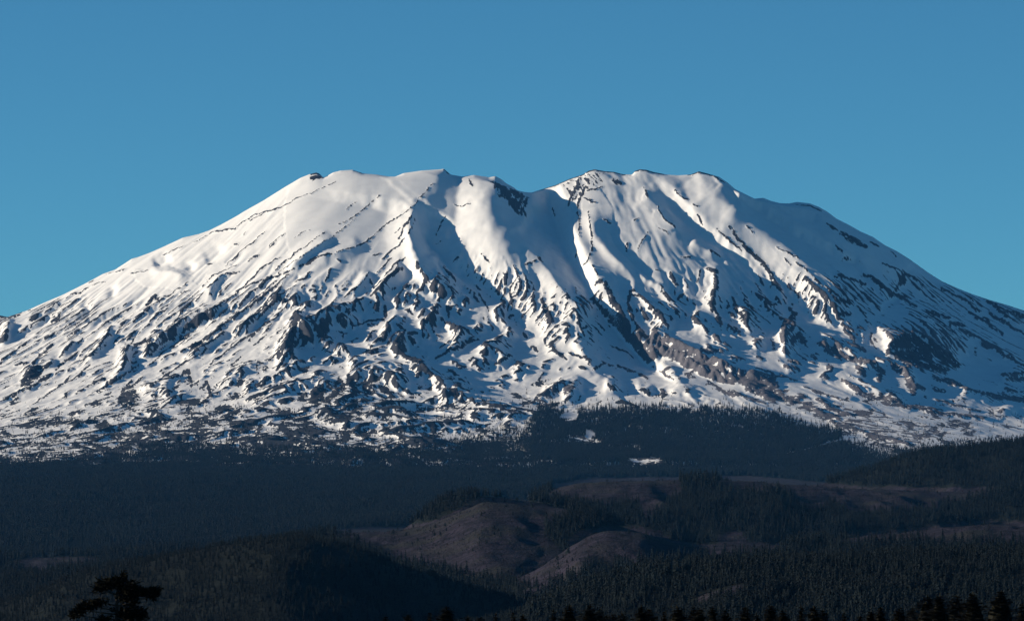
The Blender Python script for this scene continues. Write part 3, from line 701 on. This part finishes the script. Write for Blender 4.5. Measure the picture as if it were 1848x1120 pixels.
# cleared (logged) ground, outlined in the photograph's pixels
CLEAR = [PY(t) for t in (
 '586 955 720 950 790 938 830 915 870 897 910 897 960 905 1020 918 1030 930 985 945 985 965 1010 990 1040 1010 1035 1030 990 1050 960 1060 900 1045 860 1040 820 1030 760 1015 700 1005 660 985 620 972',
 '1015 985 1040 962 1080 950 1150 950 1190 960 1215 975 1260 982 1340 978 1400 978 1425 983 1400 997 1340 1004 1250 1002 1170 1010 1130 1020 1060 1030 1030 1042 960 1062 1000 1045 1040 1015 1025 995',
 '1485 974 1550 962 1600 956 1650 955 1670 948 1720 944 1790 937 1860 942 1860 979 1750 979 1650 976 1560 978',
 '1298 965 1330 955 1345 970 1350 985 1295 985',
 '990 890 1000 874 1060 862 1150 860 1225 860 1232 885 1210 900 1190 925 1165 935 1150 915 1160 905 1130 900 1100 912 1060 905 1010 900',
 '1268 858 1350 858 1420 864 1500 872 1560 877 1620 878 1700 880 1800 878 1800 890 1720 905 1690 918 1650 920 1540 922 1510 905 1470 918 1450 915 1420 890 1390 885 1340 890 1310 878',
 '1235 1086 1290 1064 1335 1054 1352 1060 1340 1072 1290 1082',
 '15 1015 60 1006 160 1004 185 1011 110 1019 80 1029 105 1046 60 1034',
 '915 1072 960 1062 1005 1056 1012 1062 960 1069',
)]
SNOWGAP = [PY(t) for t in (
 '1010 750 1030 742 1043 745 1042 762 1030 766 1012 760',
 '1018 787 1050 789 1088 798 1085 805 1060 803 1030 795', '1054 788 1060 776 1070 777 1076 790 1062 794',
 '1131 833 1140 828 1165 826 1190 826 1202 838 1185 846 1160 847 1145 840',
 '1140 804 1160 815 1155 818 1142 809', '1405 822 1450 812 1500 797 1530 790 1532 795 1490 806 1430 820',
 '968 832 1000 831 998 835 970 835', '1318 767 1345 770 1342 774 1320 771')]
TREELINE = PY('-900 870 0 838 60 836 135 831 230 821 270 806 350 808 450 813 500 816 600 816 700 816 800 809 850 791 880 786 945 777 958 752 975 736 995 733 1012 737 1030 746 1045 742 1065 738 1090 736 1150 733 1300 737 1400 746 1430 757 1480 771 1512 776 1522 790 1530 800 1560 808 1600 820 1640 815 1700 808 1848 800 2600 800')

def in_any(u, v, polys, jit=3.0):
    uj = u + jit * pn(u / 9, v / 9, 140) * 1.5; vj = v + jit * pn(u / 9, v / 9, 141) * .8
    m = np.zeros(np.shape(u), bool)
    for p in polys: m |= inside(uj, vj, p)
    return m

def mat_ground():
    k = NT('forest_floor_and_slash')
    geo = k.n('ShaderNodeNewGeometry'); pos = geo.outputs['Position']
    n1 = k.noise(.05, 5, .65, pos); n2 = k.noise(.22, 3, .6, pos); n3 = k.noise(.012, 3, .5, pos)
    c = k.math('ADD', k.attr('cleared'), k.math('MULTIPLY', k.math('SUBTRACT', n1, .5), .5))
    f = k.ss(.4, .6, c)
    slash = k.mix(k.ss(.35, .68, n1), (.007, .0065, .011), (.031, .026, .042))
    slash = k.mix(k.ss(.45, .7, n3), slash, (.022, .022, .022))
    speck = k.math('MULTIPLY', k.ss(.73, .77, n2), k.ss(.5, .6, n1))
    slash = k.mix(speck, slash, (.42, .38, .40))
    floor = k.mix(n1, (.003, .006, .006), (.008, .011, .010))
    sn = k.ss(.42, .58, k.math('ADD', k.attr('snow'), k.math('MULTIPLY', k.math('SUBTRACT', n1, .5), .7)))
    k.l(k.mix(sn, k.mix(f, floor, slash), (.82, .82, .83)), k.b.inputs['Base Color'])
    k.b.inputs['Roughness'].default_value = .95
    k.b.inputs['Specular IOR Level'].default_value = .1
    bm = k.n('ShaderNodeBump'); bm.inputs['Strength'].default_value = .8; bm.inputs['Distance'].default_value = 4.0
    k.l(n2, bm.inputs['Height']); k.l(bm.outputs[0], k.b.inputs['Normal'])
    return k.m

def make_ground():
    ka = np.linspace(-.115, .115, 520)
    ext = .115 + np.cumsum(np.geomspace(.004, .9, 16))
    ks = np.concatenate([-ext[::-1], ka, ext])
    rows = [-2500., -1800, -1200, -700, -350, -150, -60, -30, -10, 0, 20, 50, 90, 140, 200, 270, 350, 450, 560, 680, 800, 920, 1050, 1200, 1400, 1650, 1950, 2250, 2550, 2800]
    y = 2950.
    while y < 11600: rows.append(y); y += 17 if y < 10900 else 24
    while y < 19400: rows.append(y); y += 40
    while y < 70000: rows.append(y); y += 600 + (y - 19400) * .15
    ys = np.array(rows)
    K, Y = np.meshgrid(ks, ys)
    X = K * (np.maximum(Y, -2400) + 2500)
    Z = ground_height(X, Y)
    Yc = np.maximum(Y, 50)
    U = CX + F_PX * X / Yc; V = HZ - F_PX * Z / Yc
    far = Y > 2000
    cl = in_any(U, V, CLEAR) & far
    sg = in_any(U, V, SNOWGAP, 2) & (Y > 12000)
    m = mat_ground()
    co = np.stack([X, Y, Z], -1)
    cuts = [0, int(np.searchsorted(ys, 5600)), int(np.searchsorted(ys, 8200)), int(np.searchsorted(ys, 11600)), len(ys) - 1]
    names = [('near_hills', 'dark forested foothills nearest the camera'), ('logged_hills', 'brown logged hills behind the nearest forested hills'),
             ('far_ridge_hills', 'long logged ridge and dark wooded ridge below the plain'), ('ground', 'wide forested plain running to the foot of the volcano')]
    for i, (nm, lb) in enumerate(names):
        a, b = cuts[i], cuts[i + 1] + 1
        o = build_mesh(nm, co[a:b], b - a, len(ks), m, {'cleared': cl[a:b].astype(float), 'snow': sg[a:b].astype(float)})
        o['kind'] = 'structure'; o['label'] = lb
    # sight line per column, to leave out trees nothing shows of
    u = np.arange(-400, 2260, 4.0)
    yy = np.arange(2500, 19000, 20.0)
    UU, YY = np.meshgrid(u, yy)
    ZZ = ground_height((UU - CX) * YY / F_PX, YY)
    VV = HZ - F_PX * ZZ / YY
    hz = np.minimum.accumulate(VV, axis=0)
    return u, yy, hz
VU, VY, VH = make_ground()

def mountain_z(x, Y):
    """height of the mountain mesh by lookup"""
    d = Y0 - Y
    i = np.clip(np.searchsorted(MD[:, 0], d) - 1, 0, MD.shape[0] - 2)
    xs = MX[0]
    j = np.clip(np.searchsorted(xs, x) - 1, 0, len(xs) - 2)
    fi = np.clip((d - MD[i, 0]) / (MD[i + 1, 0] - MD[i, 0]), 0, 1); fj = np.clip((x - xs[j]) / (xs[j + 1] - xs[j]), 0, 1)
    return (MH[i, j] * (1 - fi) * (1 - fj) + MH[i + 1, j] * fi * (1 - fj) + MH[i, j + 1] * (1 - fi) * fj + MH[i + 1, j + 1] * fi * fj)

# ------------------------------------------------------------------ trees
def mat_needles(name, a, b, scale):
    k = NT(name)
    geo = k.n('ShaderNodeNewGeometry')
    n = k.noise(scale, 2, .5, geo.outputs['Position'])
    oi = k.n('ShaderNodeObjectInfo')
    st = k.ss(.35, .65, k.noise(scale * .08, 3, .6, geo.outputs['Position']))
    f = k.math('ADD', k.math('MULTIPLY', st, .45), k.math('ADD', k.math('MULTIPLY', n, .3), k.math('MULTIPLY', oi.outputs['Random'], .3)), True)
    k.l(k.mix(f, a, b), k.b.inputs['Base Color'])
    k.b.inputs['Roughness'].default_value = .85; k.b.inputs['Specular IOR Level'].default_value = .12
    return k.m
M_FAR = mat_needles('distant_needles', (.003, .006, .008), (.006, .0115, .014), .03)
M_NEAR = mat_needles('conifer_needles', (.0025, .003, .002), (.009, .009, .005), .8)
kb = NT('bark'); kb.b.inputs['Base Color'].default_value = (.030, .022, .017, 1); kb.b.inputs['Roughness'].default_value = .95
_n = kb.n('ShaderNodeNewGeometry'); kb.l(kb.mix(kb.noise(6, 3, .6, _n.outputs['Position']), (.012, .009, .007), (.05, .038, .03)), kb.b.inputs['Base Color'])
M_BARK = kb.m

def mesh_of(name, verts, faces, mat):
    me = bpy.data.meshes.new(name); me.from_pydata([tuple(v) for v in verts], [], faces); me.materials.append(mat); me.update(); return me

def tiered_crown(rs, h, r, tiers, sides, base=.12):
    """small conifer: stacked ragged skirts"""
    vs, fs = [], []
    for t in range(tiers):
        z1 = h * (base + (1 - base) * (t + 1.55) / (tiers + .55)) if t < tiers - 1 else h
        z0 = h * (base + (1 - base) * t / tiers)
        rr = r * (1 - .86 * t / tiers) * rs.uniform(.85, 1.1)
        i0 = len(vs); vs.append((rs.uniform(-.04, .04) * r, rs.uniform(-.04, .04) * r, z1))
        ph = rs.rand() * 6.28
        for k in range(sides * 2):
            q = rr * (1 if k % 2 == 0 else .52) * rs.uniform(.72, 1.15); a = ph + math.pi * k / sides
            vs.append((q * math.cos(a), q * math.sin(a), z0 + rs.uniform(-.03, .05) * h + (.05 * h if k % 2 else 0)))
        for k in range(sides * 2): fs.append((i0, i0 + 1 + k, i0 + 1 + (k + 1) % (sides * 2)))
    return vs, fs

def trunk_mesh(name, h, r, sides=6):
    vs, fs = [], []
    for j in range(4):
        z = h * j / 3.0
        for k in range(sides): a = 6.2832 * k / sides; q = r * (1 - .95 * j / 3.0); vs.append((q * math.cos(a), q * math.sin(a), z))
    for j in range(3):
        for k in range(sides): fs.append((j * sides + k, j * sides + (k + 1) % sides, (j + 1) * sides + (k + 1) % sides, (j + 1) * sides + k))
    return mesh_of(name, vs, fs, M_BARK)

rs = np.random.RandomState(11)
hill_crowns = [mesh_of('crown', *tiered_crown(rs, 1.0, .17 + .03 * i, 6, 6), M_FAR) for i in range(4)]
hill_trunk = trunk_mesh('trunk', .95, .018)

def put(name, mesh, parent, loc=(0, 0, 0), s=(1, 1, 1), rz=0):
    o = bpy.data.objects.new(name, mesh); C.objects.link(o); o.parent = parent; o.location = loc; o.scale = s; o.rotation_euler = (0, 0, rz); return o
def empty(name, loc, label, cat, group=None):
    o = bpy.data.objects.new(name, None); C.objects.link(o); o.location = loc; o['label'] = label; o['category'] = cat
    if group: o['group'] = group
    return o

def visible(u, Y, vt):
    i = np.clip(((Y - VY[0]) / 20).astype(int), 0, len(VY) - 1); j = np.clip(((u - VU[0]) / 4).astype(int), 0, len(VU) - 1)
    return vt < VH[i, j] + 3

def sow(n, ya, yb, hmean, power=1.0, seed=0):
    """tree spots (x, Y, z, height) on the lowland between two distances"""
    r = np.random.RandomState(seed)
    u = r.uniform(-300, 2160, n); Y = ya + (yb - ya) * r.rand(n) ** power
    x = (u - CX) * Y / F_PX; z = ground_height(x, Y); v = HZ - F_PX * z / Y
    hmean = hmean * np.where((Y < 5600) & (u < 950), .62, 1.0)
    h = hmean * (1 + .35 * pn(x / 160, Y / 400, 150)) * r.uniform(.7, 1.25, n)
    ok = ~in_any(u, v, CLEAR) & visible(u, Y, v - F_PX * h / Y)
    ok &= ~(in_any(u, v, SNOWGAP) & (Y > 12000))
    ok &= pn(x / 45, Y / 120, 151) > -.62
    return np.stack([x, Y, z - .03 * h, h], -1)[ok]

def scatter(name, label, pts, meshes_from, wide=1.0):
    """one wood: points carry height; geometry nodes set a conifer on each"""
    me = bpy.data.meshes.new(name); n = len(pts)
    me.vertices.add(n); me.vertices.foreach_set('co', pts[:, :3].astype(np.float32).ravel())
    r = np.random.RandomState(len(pts) % 1000)
    a = me.attributes.new('tall', 'FLOAT', 'POINT'); a.data.foreach_set('value', pts[:, 3].astype(np.float32))
    a = me.attributes.new('girth', 'FLOAT', 'POINT'); a.data.foreach_set('value', (pts[:, 3] * r.uniform(.8, 1.35, n) * wide).astype(np.float32))
    a = me.attributes.new('turn', 'FLOAT', 'POINT'); a.data.foreach_set('value', r.uniform(0, 6.28, n).astype(np.float32))
    a = me.attributes.new('pick', 'INT', 'POINT'); a.data.foreach_set('value', r.randint(0, len(meshes_from), n).astype(np.int32))
    o = bpy.data.objects.new(name, me); C.objects.link(o); me.materials.append(M_FAR)
    o['kind'] = 'stuff'; o['label'] = label
    g = bpy.data.node_groups.new(name + '_nodes', 'GeometryNodeTree')
    g.interface.new_socket('Geometry', in_out='INPUT', socket_type='NodeSocketGeometry'); g.interface.new_socket('Geometry', in_out='OUTPUT', socket_type='NodeSocketGeometry')
    N = g.nodes; L = g.links
    gi, go = N.new('NodeGroupInput'), N.new('NodeGroupOutput')
    iop = N.new('GeometryNodeInstanceOnPoints'); gti = N.new('GeometryNodeJoinGeometry')
    for src in reversed(meshes_from):
        oi = N.new('GeometryNodeObjectInfo'); oi.inputs['Object'].default_value = src; oi.transform_space = 'ORIGINAL'; oi.inputs['As Instance'].default_value = False
        ti = N.new('GeometryNodeGeometryToInstance'); L.new(oi.outputs['Geometry'], ti.inputs[0]); L.new(ti.outputs[0], gti.inputs[0])
    def na(nm, t='FLOAT'):
        q = N.new('GeometryNodeInputNamedAttribute'); q.data_type = t; q.inputs[0].default_value = nm; return q.outputs[0]
    L.new(gi.outputs[0], iop.inputs['Points']); L.new(gti.outputs[0], iop.inputs['Instance'])
    iop.inputs['Pick Instance'].default_value = True; L.new(na('pick', 'INT'), iop.inputs['Instance Index'])
    cx = N.new('ShaderNodeCombineXYZ'); gw, tl = na('girth'), na('tall'); L.new(gw, cx.inputs[0]); L.new(gw, cx.inputs[1]); L.new(tl, cx.inputs[2]); L.new(cx.outputs[0], iop.inputs['Scale'])
    cr = N.new('ShaderNodeCombineXYZ'); L.new(na('turn'), cr.inputs[2]); L.new(cr.outputs[0], iop.inputs['Rotation'])
    L.new(iop.outputs[0], go.inputs[0])
    md = o.modifiers.new('conifers', 'NODES'); md.node_group = g
    return o

# the nearest hillside: its 230 largest trees stand as trees of their own
near = sow(53000, 2950, 5600, 10.5, seed=1)
su = CX + F_PX * near[:, 0] / near[:, 1]; sv = HZ - F_PX * near[:, 2] / near[:, 1]
size = near[:, 3] / near[:, 1] * ((sv > 985) & (sv < 1135) & (su > 5) & (su < 1843) & (sv - F_PX * near[:, 3] / near[:, 1] < 1095))
order = np.argsort(-size)
single, rest = near[order[:230]], near[order[230:]]
src_crowns = []
for i, (x, y, z, h) in enumerate(single):
    right = CX + F_PX * x / y > 700
    t = empty('conifer_tree', (x, y, z), 'slender dark conifer in the dense forest of the near ' + ('right' if right else 'left') + ' hillside', 'tree', 'conifers of the near ' + ('right' if right else 'left') + ' hillside')
    w = h * rs.uniform(.85, 1.3)
    put('trunk', hill_trunk, t, s=(w, w, h))
    c = put('crown', hill_crowns[i % 4], t, s=(w, w, h), rz=rs.rand() * 6.28)
    if i < 4: src_crowns.append(c)

scatter('near_forest', 'dense dark conifer forest over the nearest foothills', rest, src_crowns, 1.25)
scatter('middle_forest', 'dark conifer stands around the brown logged hills', sow(65000, 5600, 8300, 13.0, seed=2), src_crowns)
scatter('ridge_forest', 'dark conifer forest on the long ridge below the plain', sow(76000, 8300, 11700, 15.0, seed=3), src_crowns)
scatter('plain_forest', 'blue hazed conifer forest across the plain', sow(185000, 11600, 19000, 21.0, .8, seed=4), src_crowns, 1.25)

def treeline_trees():
    r = np.random.RandomState(5); n = 150000
    Y = r.uniform(18300, 22300, n); u = r.uniform(-40, 1890, n); x = (u - CX) * Y / F_PX
    z = mountain_z(x, Y); v = HZ - F_PX * z / Y
    tl = np.interp(u, TREELINE[:, 0], TREELINE[:, 1])
    stand = (u > 960) & (u < 1535)
    h = np.where(stand, 21, 14) * r.uniform(.65, 1.2, n)
    soft = tl + 6 * pn(u / 30, v / 9, 160) + np.where(u < 1100, 9, 3) * pn(u / 9, v / 8, 162)
    dens = np.where(stand, sstep(-14, 13, v - soft - 6), sstep(-26, 12, v - soft - 3) ** 1.5)
    scr = sstep(.0, .5, pn(u / 14, v / 7, 161) + .3) * .10 * sstep(690, 790, v) * (1 - .6 * sstep(1350, 1450, u))
    dens = np.maximum(dens, scr); h = np.where(v < soft - 6, np.minimum(h, 15), h)
    keep = (r.rand(n) < dens) & ~in_any(u, v, SNOWGAP, 2)
    return np.stack([x, Y, z - 1, h], -1)[keep]
scatter('treeline_forest', 'tall dark conifers along the foot of the snow slopes', treeline_trees(), src_crowns)

def slash_brush():
    r = np.random.RandomState(9); n = 90000
    u = r.uniform(0, 1850, n); Y = np.where(r.rand(n) < .75, r.uniform(5500, 9400, n), r.uniform(3000, 11500, n))
    x = (u - CX) * Y / F_PX; z = ground_height(x, Y); v = HZ - F_PX * z / Y
    ok = in_any(u, v, CLEAR) & visible(u, Y, v - 3) & (pn(x / 40, Y / 90, 170) + .5 * r.rand(n) > .12)
    h = r.uniform(.8, 2.6, n) * np.where(r.rand(n) < .04, 3.0, 1)
    return np.stack([x, Y, z - .2, h], -1)[ok]
scatter('slash_brush', 'low brush and slash over the brown logged hills', slash_brush(), src_crowns, 2.2)

# ------------------------------------------------------------------ foreground conifers (tops only in view)
def fore_crown(rs, h, r):
    """whorls of drooping branches; each branch a spray of ragged needle blades"""
    vs, fs = [], []
    def blade(p, d, w, ln, up):
        d = d / (np.linalg.norm(d) + 1e-9); s = np.cross(d, (0, 0, 1.0)); s /= (np.linalg.norm(s) + 1e-9)
        i = len(vs); e = p + d * ln
        vs.extend([p - s * w * .3, p + s * w * .3, p + d * ln * .6 + s * w, e, p + d * ln * .6 - s * w])
        fs.append((i, i + 1, i + 2, i + 3, i + 4))
    for k in range(14):                       # shaded heart of the crown
        z_ = h * (1 - (k + .3) / 16.0); q_ = .58 * r * ((k + .3) / 16.0) ** .6; i = len(vs)
        for j in range(9): a_ = 6.2832 * j / 9; u_ = q_ * rs.uniform(.7, 1.15); vs.append(np.array((u_ * math.cos(a_), u_ * math.sin(a_), z_ + rs.normal() * .1)))
        if k:
            for j in range(9): fs.append((i - 9 + j, i - 9 + (j + 1) % 9, i + (j + 1) % 9, i + j))
    z = h - .05
    vs0 = np.array((0, 0, h))
    for k in range(5): blade(vs0 - (0, 0, .5), np.array((rs.normal() * .12, rs.normal() * .12, 1.0)), .05, .55 + .1 * k, 0)
    while z > h * .15:
        t = (h - z) / h
        R_ = r * t ** .55 * rs.uniform(.8, 1.15)
        nb = 7 if t < .3 else 6
        ph = rs.rand() * 6.28
        for b in range(nb):
            a = ph + 6.2832 * b / nb + rs.normal() * .2
            L_ = R_ * rs.uniform(.6, 1.2)
            tilt = .35 - 1.0 * min(1, t * 2.2) + rs.normal() * .1
            dirv = np.array((math.cos(a), math.sin(a), tilt * .6))
            m = max(3, int(L_ / .3)) if t < .35 else max(3, int(L_ / .7))
            for q in range(m):
                f = (q + .5) / m
                p = np.array((0, 0, z)) + dirv * L_ * f * .9 + np.array((0, 0, -.12 * L_ * f * f))
                for sg in (-1, 1):
                    d2 = dirv + sg * .8 * np.array((-math.sin(a), math.cos(a), 0)) + np.array((0, 0, rs.normal() * .25))
                    blade(p, d2, .15 + .06 * L_ * (1 - f), (.25 + .28 * L_ * (1 - .6 * f)) * rs.uniform(.6, 1.2), 0)
            blade(np.array((0, 0, z)) + dirv * L_ * .6, dirv + np.array((0, 0, .15)), .12 + .03 * L_, L_ * .45, 0)
        z -= (.2 if t < .3 else 1.1) * rs.uniform(.75, 1.25)
    return vs, fs
rs = np.random.RandomState(23)
FH = 26.0
fore_meshes = [mesh_of('crown', *fore_crown(rs, FH, rr), M_NEAR) for rr in (4.4, 5.0, 3.8, 4.6, 3.0)]
fore_trunk = trunk_mesh('trunk', FH * .97, .33, 8)
ROW = PY('696 1114 737 1110 776 1107 806 1096 844 1114 867 1114 894 1109 926 1107 944 1112 999 1102 1027 1094 1065 1094 1082 1100 1095 1112 1107 1109 1124 1107 1158 1096 1172 1100 1198 1105 1224 1096 1253 1097 1263 1100 1286 1096 1309 1102 1345 1096 1365 1111 1391 1094 1413 1102 1446 1096 1469 1097 1485 1102 1523 1107 1552 1114 1572 1104 1589 1097 1623 1097 1646 1097 1674 1078 1695 1076 1727 1076 1755 1073 1806 1068 1845 1091')
BIG = {806, 1027, 1065, 1158, 1224, 1391, 1674, 1695, 1727, 1755, 1806}
SLIM = {776, 1198, 1446, 1523, 894, 926, 999}
ORD = 'first second third fourth fifth sixth seventh eighth ninth tenth eleventh twelfth thirteenth fourteenth fifteenth sixteenth seventeenth eighteenth nineteenth twentieth'.split()
def ordinal(n):
    if n < 20: return ORD[n]
    tens = {2: 'twenty', 3: 'thirty', 4: 'forty'}[(n + 1) // 10]
    return tens + '-' + ORD[(n + 1) % 10 - 1] if (n + 1) % 10 else {3: 'thirtieth', 4: 'fortieth'}[(n + 1) // 10]
for i, (u, v) in enumerate(ROW):
    Y = 620 + 60 * math.sin(i * 2.3) + 25 * rs.rand()
    x = (u - CX) * Y / F_PX; zt = (HZ - v) * Y / F_PX
    zg = float(ground_height(np.array([x]), np.array([Y]))[0]) - .3
    sc = (zt - zg) / FH
    kind = 'broad' if u in BIG else ('slender' if u in SLIM else 'small')
    if u == 1806: lab = 'tallest and broadest conifer top in the dark row at the bottom right corner'
    elif u == 1446: lab = 'thin sparse conifer spire rising in the dark row along the bottom edge'
    else: lab = '%s dark conifer top, %s from the left in the row along the bottom edge' % (kind, ordinal(i))
    t = empty('foreground_conifer', (x, Y, zg), lab, 'tree', 'conifer tops along the bottom edge')
    w = sc * {'broad': 1.75, 'small': 1.4, 'slender': .9}[kind]
    put('trunk', fore_trunk, t, s=(sc, sc, sc))
    put('crown', fore_meshes[4 if kind == 'slender' else i % 4], t, s=(w, w, sc), rz=rs.rand() * 6.28)

# ------------------------------------------------------------------ the old open-crowned tree at the lower left
def old_tree():
    rs = np.random.RandomState(31)
    Y = 320.0; k = Y / F_PX / 8.4
    def W(X, Yp, dy=0.0):
        return np.array(((100 + X / 8.4 - CX) * Y / F_PX, dy, (HZ - (1010 + Yp / 8.4)) * Y / F_PX))
    zg = float(ground_height(np.array([W(930, 0)[0]]), np.array([Y]))[0]) - .3
    root = W(930, 0); org = np.array((root[0], 0, zg))
    t = empty('old_fir_tree', (org[0], Y, zg), 'lone ragged black fir with wide flat boughs standing at lower left', 'tree')
    vs, fs = [], []
    def tube(a, b, r0, r1, out=None, n=6):
        vs, fs = out
        d = b - a; L = np.linalg.norm(d); d = d / L; s = np.cross(d, (.3, .9, .2)); s /= np.linalg.norm(s); q = np.cross(d, s); i = len(vs)
        for p, r in ((a, r0), (b, r1)):
            for j in range(n): an = 6.2832 * j / n; vs.append(p + r * (math.cos(an) * s + math.sin(an) * q))
        for j in range(n): fs.append((i + j, i + (j + 1) % n, i + n + (j + 1) % n, i + n + j))
    tr = ([], [])
    path = [np.array((org[0] - .1, 0, zg)), W(935, 1500), W(930, 924), W(935, 650), W(925, 520), W(960, 380), W(1010, 270), W(1040, 190)]
    rad = [.34, .22, .13, .10, .085, .06, .035, .01]
    for i in range(len(path) - 1): tube(path[i] - org, path[i + 1] - org, rad[i], rad[i + 1], tr, 8)
    lobes = [  # centre, half sizes (zoomed px), blades
        (800, 370, 190, 105, 420), (690, 440, 110, 80, 160), (930, 300, 90, 70, 140), (1020, 255, 40, 80, 110), (1080, 420, 190, 120, 460), (1080, 550, 170, 120, 330), (1230, 480, 150, 90, 300),
        (1370, 490, 170, 80, 340), (1500, 470, 80, 75, 170), (1460, 570, 60, 60, 60), (700, 635, 110, 60, 180), (520, 700, 170, 80, 340), (380, 760, 110, 75, 190), (290, 840, 70, 60, 110),
        (1080, 800, 190, 110, 420), (1270, 800, 120, 85, 230), (1130, 900, 220, 90, 320), (750, 900, 110, 55, 150), (1150, 640, 120, 50, 90), (880, 760, 40, 30, 20)]
    for (X, Yp, a, b, n) in lobes:      # limbs
        ty = min(Yp + 60, 1000) if Yp > 450 else Yp + 90
        st = np.array([np.interp(ty, [190, 270, 380, 520, 650, 924, 1500], [W(q, 0)[0] for q in (1040, 1010, 960, 925, 935, 930, 935)]), 0, (HZ - (1010 + ty / 8.4)) * Y / F_PX])
        tube(st - org, W(X, Yp, rs.normal() * .4) - org, .05, .015, tr, 5)
    put('trunk', mesh_of('trunk', *tr, M_BARK), t)
    vs, fs = [], []
    for (X, Yp, a, b, n) in lobes:
        for _ in range(int(n * 0.95)):
            while True:
                q = rs.uniform(-1, 1, 3)
                if q @ q < 1: break
            q = q * (.75 + .55 * rs.rand() ** 2)
            p = W(X + q[0] * a, Yp + q[1] * b, q[2] * a * k * .8) - org
            away = np.array((q[0] + .6 * np.sign(X - 930), q[2], .2 - .3 * q[1])) + rs.normal(size=3) * .5
            away /= np.linalg.norm(away); s = np.cross(away, rs.normal(size=3)); s /= np.linalg.norm(s)
            ln = rs.uniform(.12, .36); w = rs.uniform(.022, .058); i = len(vs)
            vs.extend([p - s * w, p + s * w, p + away * ln * .7 + s * w * .8, p + away * ln, p + away * ln * .7 - s * w * .8]); fs.append((i, i + 1, i + 2, i + 3, i + 4))
    # low boughs below the frame
    for j in range(26):
        an = rs.rand() * 6.28; zz = rs.uniform(zg + 3.5, W(0, 960)[2]) - zg; L = rs.uniform(1.2, 2.6)
        for _ in range(60):
            f = rs.rand(); p = np.array((math.cos(an) * L * f, math.sin(an) * L * f, zz - .25 * f + rs.normal() * .12)) + rs.normal(size=3) * .16
            d = rs.normal(size=3); d /= np.linalg.norm(d); s = np.cross(d, rs.normal(size=3)); s /= np.linalg.norm(s); i = len(vs)
            vs.extend([p - s * .05, p + s * .05, p + d * .22 + s * .04, p + d * .3, p + d * .22 - s * .04]); fs.append((i, i + 1, i + 2, i + 3, i + 4))
    put('crown', mesh_of('crown', vs, fs, M_NEAR), t)
old_tree()

# ------------------------------------------------------------------ the air between
def make_haze():
    x0, x1, y0, y1, z0, z1 = -260000., 260000., -3000., 90000., -420., 2000.
    vs = [(x, y, z) for x in (x0, x1) for y in (y0, y1) for z in (z0, z1)]
    fs = [(0, 1, 3, 2), (4, 6, 7, 5), (0, 4, 5, 1), (2, 3, 7, 6), (0, 2, 6, 4), (1, 5, 7, 3)]
    m = bpy.data.materials.new('haze_air'); m.use_nodes = True; t = m.node_tree
    t.nodes.remove(t.nodes['Principled BSDF'])
    pv = t.nodes.new('ShaderNodeVolumePrincipled'); pv.inputs['Color'].default_value = (.10, .42, 1.0, 1); pv.inputs['Density'].default_value = 4.1e-6
    t.links.new(pv.outputs[0], t.nodes['Material Output'].inputs['Volume'])
    me = mesh_of('haze', vs, fs, m)
    o = bpy.data.objects.new('haze', me); C.objects.link(o); o['kind'] = 'stuff'; o['label'] = 'thin blue haze over the lowland'
make_haze()
